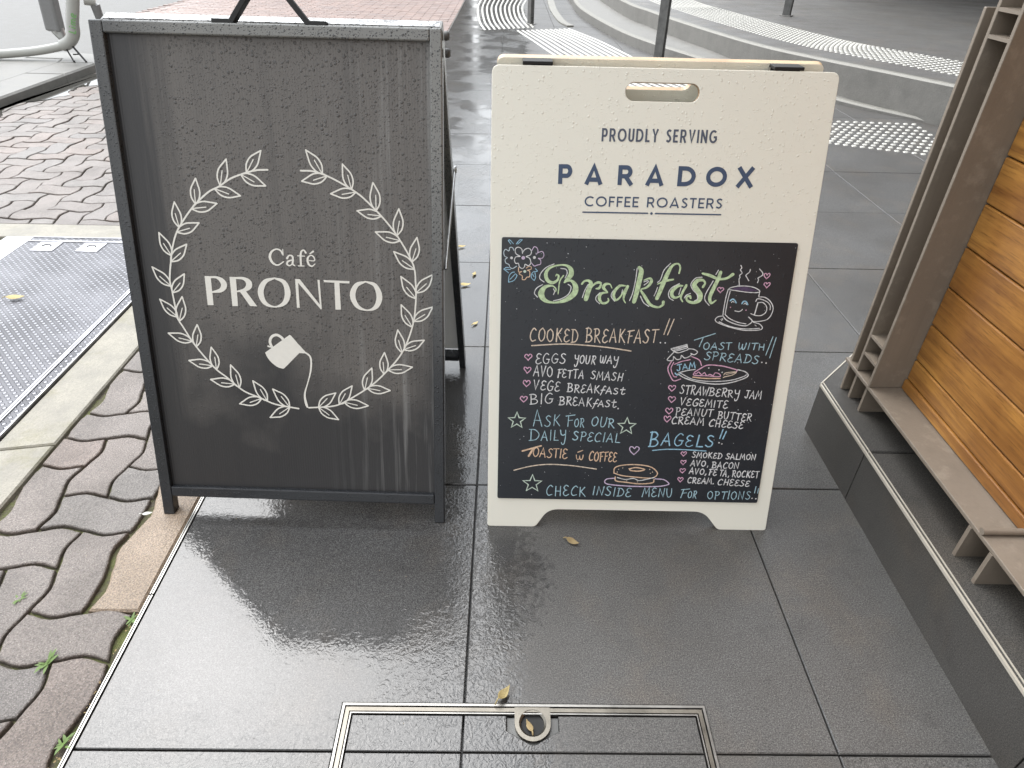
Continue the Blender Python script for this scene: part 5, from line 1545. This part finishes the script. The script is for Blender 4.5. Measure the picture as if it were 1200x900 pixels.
# ================================================================== SCOOTER
es = empty('electric_scooter', (-3.5, 5.85, 0.058), 0.0)
tag(es, 'white electric scooter parked on the kerb at the top left', 'scooter')
O = Vector((-3.5, 5.85, 0.085))
def L3(x, y, z): return Vector((x, y, z)) - O
path = smooth_path([L3(-4.9, 5.70, 0.075), L3(-4.3, 5.76, 0.105), L3(-3.84, 5.82, 0.135), L3(-3.60, 5.84, 0.170), L3(-3.49, 5.85, 0.205), L3(-3.425, 5.85, 0.27), L3(-3.40, 5.85, 0.36), L3(-3.345, 5.86, 0.52), L3(-3.22, 5.88, 0.90), L3(-3.15, 5.89, 1.10)], 6)
f = MB(); f.tube(path, [0.032 if p.z < 0.10 else 0.045 for p in path], 16); tb = f.build('frame_tube', M['white_paint'], es)
# green letters down the tube
GL = MB()
def glyph(mb, strokes, ox, oy, hgt, base, ex, ey, nz):
    for st in strokes:
        for a, b in zip(st, st[1:]):
            pa = base + ex * (ox + a[0] * hgt) + ey * (oy + a[1] * hgt) ; pb2 = base + ex * (ox + b[0] * hgt) + ey * (oy + b[1] * hgt)
            dd = (pb2 - pa).normalized(); q = dd.cross(nz).normalized() * 0.0045
            mb.add([pa - q, pa + q, pb2 + q, pb2 - q], [(0, 1, 2, 3)])
ez = (L3(-3.345, 5.86, 0.52) - L3(-3.40, 5.85, 0.36)).normalized()
nz = Vector((0.25, -1, 0.1)); nz = (nz - ez * nz.dot(ez)).normalized(); ex_ = ez; ey_ = nz.cross(ex_).normalized()
base = L3(-3.412, 5.85, 0.285) + nz * 0.0475
lx = 0
for wd_, sts in ((0.5, [[(0, 1), (0, 0), (0.45, 0)]]), (0.25, [[(0.05, 0), (0.05, 0.62)], [(0.05, 0.8), (0.05, 0.95)]]), (0.95, [[(0, 0), (0, 0.62), (0.3, 0.62), (0.38, 0.5), (0.38, 0)], [(0.38, 0.5), (0.5, 0.62), (0.72, 0.62), (0.8, 0.5), (0.8, 0)]]), (0.6, [[(0, 0.35), (0.5, 0.35), (0.5, 0.5), (0.4, 0.64), (0.15, 0.64), (0, 0.48), (0, 0.15), (0.15, 0), (0.48, 0.02)]])):
    glyph(GL, sts, lx, -0.02, 0.046, base, ex_, ey_, nz); lx += wd_ * 0.046 + 0.012
GL.build('green_lettering', M['lime'], tb)
f = MB(); f.box((-0.058, -0.05, -0.17), (0.058, 0.05, 0.50), 0, 0.02, Matrix.Translation(L3(-3.60, 5.95, 0.44)) @ Matrix.Rotation(0.10, 4, 'Y')); bt = f.build('battery_housing', M['grey_plastic'], es)
f = MB(); f.tube([L3(-3.60, 5.95, 0.28), L3(-3.58, 5.95, 0.22)], [0.05, 0.03], 14); f.build('housing_cap', M['zinc'], bt)
f = MB(); f.tube([L3(-3.52, 5.84, 0.18), L3(-3.44, 5.76, 0.088)], 0.006, 8); f.tube([L3(-3.47, 5.85, 0.19), L3(-3.33, 5.74, 0.088)], 0.0075, 8); f.tube([L3(-3.45, 5.80, 0.13), L3(-3.39, 5.79, 0.135)], 0.005, 8); f.tube([L3(-3.44, 5.76, 0.091), L3(-3.42, 5.73, 0.091)], 0.007, 8)
f.build('kickstand', M['black_rubber'], es)
def wheel(c, R_, tilt):
    Mw = Matrix.Translation(c) @ Matrix.Rotation(tilt, 4, 'Z') @ Matrix.Rotation(pi / 2, 4, 'X')
    w = MB(); w.lathe([(R_ - 0.03, -0.018), (R_ - 0.008, -0.022), (R_, -0.010), (R_, 0.010), (R_ - 0.008, 0.022), (R_ - 0.03, 0.018), (R_ - 0.03, -0.018)], 36, 0, Mw)
    wo = w.build('wheel', M['black_rubber'], es)
    h_ = MB(); h_.lathe([(0.0, -0.02), (0.045, -0.02), (R_ - 0.029, -0.006), (R_ - 0.029, 0.006), (0.045, 0.02), (0.0, 0.02)], 36, 0, Mw); h_.build('rim', M['grey_plastic'], wo)
wheel(L3(-4.30, 5.95, 0.085 + 0.14), 0.14, 0.1)
wheel(L3(-3.235, 6.0, 0.085 + 0.14), 0.14, 1.15)
f = MB(); f.tube([L3(-3.23, 5.93, 0.47), L3(-3.235, 5.95, 0.36), L3(-3.255, 5.95, 0.24)], [0.035, 0.03, 0.016], 12); f.build('front_fork', M['grey_plastic'], es)
f = MB(); f.tube([L3(-3.29, 5.90, 0.50), L3(-3.22, 5.93, 0.49)], 0.035, 12); f.build('fork_crown', M['white_paint'], es)
f = MB(); f.tube([L3(-3.30, 5.6, 1.13), L3(-3.15, 5.89, 1.12), L3(-3.0, 6.18, 1.13)], 0.015, 10); f.build('handlebar', M['black_rubber'], es)

# ================================================================== LITTER: leaves and weeds
def leaf(x, y, z, L, rot, curl, mat_, label, group='fallen dry leaves'):
    mb = MB()
    n = 8
    prof = [0.0, 0.55, 0.85, 1.0, 0.95, 0.8, 0.55, 0.28, 0.0]
    vs, fs = [], []
    for i in range(n + 1):
        t = i / n; w = prof[i] * L * 0.22
        zc = 0.002 + curl * L * (4 * (t - .5) ** 2) * 0.35
        xx = L * (t - 0.5)
        vs += [(xx, -w, zc + curl * w * 0.9), (xx, 0, zc), (xx, w, zc + curl * w * 1.3)]
    for i in range(n):
        for k in range(2):
            a = i * 3 + k
            fs.append((a, a + 3, a + 4, a + 1))
    mb.add(vs, fs, 0, True)
    mb.tube([(-L * 0.5, 0, 0.003 + curl * L * .35), (-L * 0.72, L * 0.05, 0.004)], 0.0008, 6)
    o = mb.build('dry_leaf', mat_)
    o.location = (x, y, z); o.rotation_euler = (0, 0, rot)
    sol = o.modifiers.new('thickness', 'SOLIDIFY'); sol.thickness = 0.0005
    return tag(o, label, 'leaf', group)
leaf(0.152, 0.941, 0.0, 0.030, -0.5, 0.8, M['leaf'], 'small curled brown leaf on the tile below the white sign')
leaf(0.010, 0.604, 0.002, 0.030, 0.9, 1.3, M['leaf_yellow'], 'folded yellow leaf beside the rim of the lifting ring')
leaf(0.052, 0.556, -0.005, 0.022, 2.0, 0.6, M['leaf'], 'brown leaf scrap lying inside the lifting ring')
for (x, y, r, s, lb) in ((-0.171, 2.448, 0.3, 0.034, 'farthest yellow leaf on the wet tiles between the two signs'), (-0.110, 2.207, 1.4, 0.03, 'yellow leaf on the wet tiles close to the white sign edge'), (-0.139, 2.117, 0.2, 0.042, 'largest yellow leaf on the wet tiles between the two signs'), (-0.177, 2.129, 2.2, 0.022, 'small yellow leaf beside the black sign rear frame'), (-0.091, 1.848, 0.9, 0.025, 'nearest tiny yellow leaf on the tiles between the signs')):
    leaf(x, y, 0.0, s, r, 0.5, M['leaf_yellow'], lb, 'yellow leaves between the signs')
leaf(-1.619, 1.955, 0.006, 0.06, 0.15, 0.4, M['leaf_yellow'], 'pale leaf lying on the chequer plate access cover')
leaf(-0.767, 1.008, 0.001, 0.022, 0.3, 0.2, M['tactile'], 'pale petal on the sandy edging slab beside the sign leg')
leaf(2.32, 3.60, 0.0, 0.05, 0.6, 0.5, M['leaf_yellow'], 'yellow leaf in front of the lower stud field')

def weed(x, y, s, n, label):
    mb = MB()
    for k in range(n):
        a = rnd.uniform(0, 2 * pi); L_ = s * rnd.uniform(0.6, 1.2); w = L_ * 0.13; up = rnd.uniform(0.3, 0.8)
        d = Vector((cos(a), sin(a), 0)); q = Vector((-d.y, d.x, 0))
        b0 = Vector((rnd.uniform(-1, 1) * s * 0.2, rnd.uniform(-1, 1) * s * 0.2, -0.006))
        p = [b0 + d * L_ * t + Vector((0, 0, up * L_ * (t - 0.55 * t * t))) for t in (0, 0.35, 0.7, 1.0)]
        ww = (0.5, 1.0, 0.8, 0.05)
        vs = []
        for pp, z_ in zip(p, ww): vs += [pp - q * w * z_, pp + q * w * z_]
        mb.add(vs, [(0, 1, 3, 2), (2, 3, 5, 4), (4, 5, 7, 6)], 0, True)
    o = mb.build('weed', M['weed']); o.location = (x, y, 0.002)
    return tag(o, label, 'weed', 'small weeds in the paving joints')
weed(-0.788, 0.661, 0.020, 14, 'grassy green and yellow weed tuft between the nearest dark pavers')
weed(-0.682, 0.749, 0.016, 12, 'tiny weed at the corner of the sandy edging slab')
weed(-0.684, 0.521, 0.020, 10, 'small leafy weed against the metal strip at the bottom left')
weed(-0.915, 0.79, 0.014, 9, 'small mossy weed in a paver joint at the left edge')

# crumbs of dead leaf and grit gathered along the metal strip
lm = MB()
for k in range(150):
    side = rnd.random() < 0.75
    if side:
        yy = rnd.uniform(0.45, 1.3); xx = X_STRIP - 0.012 - abs(rnd.gauss(0, 0.006))
    else:
        yy = rnd.uniform(0.5, 1.6); xx = rnd.uniform(-1.05, -0.1)
    if -0.75 < xx < X_STRIP and not side: continue
    s_ = rnd.uniform(0.0010, 0.0030) if side else rnd.uniform(0.0006, 0.0014)
    a = rnd.uniform(0, pi)
    c0, s0 = cos(a) * s_, sin(a) * s_
    z = 0.0012 if (xx > X_STRIP or not side) else -0.003
    lm.add([(xx - c0, yy - s0, z), (xx + s0 * .5, yy - c0 * .5, z + s_ * .3), (xx + c0, yy + s0, z), (xx - s0 * .5, yy + c0 * .5, z + s_ * .5)], [(0, 1, 2), (0, 2, 3)])
tag(lm.build('leaf_litter', M['leaf']), 'brown crumbs of dead leaf along the metal edging strip', 'leaf litter', None, 'stuff')
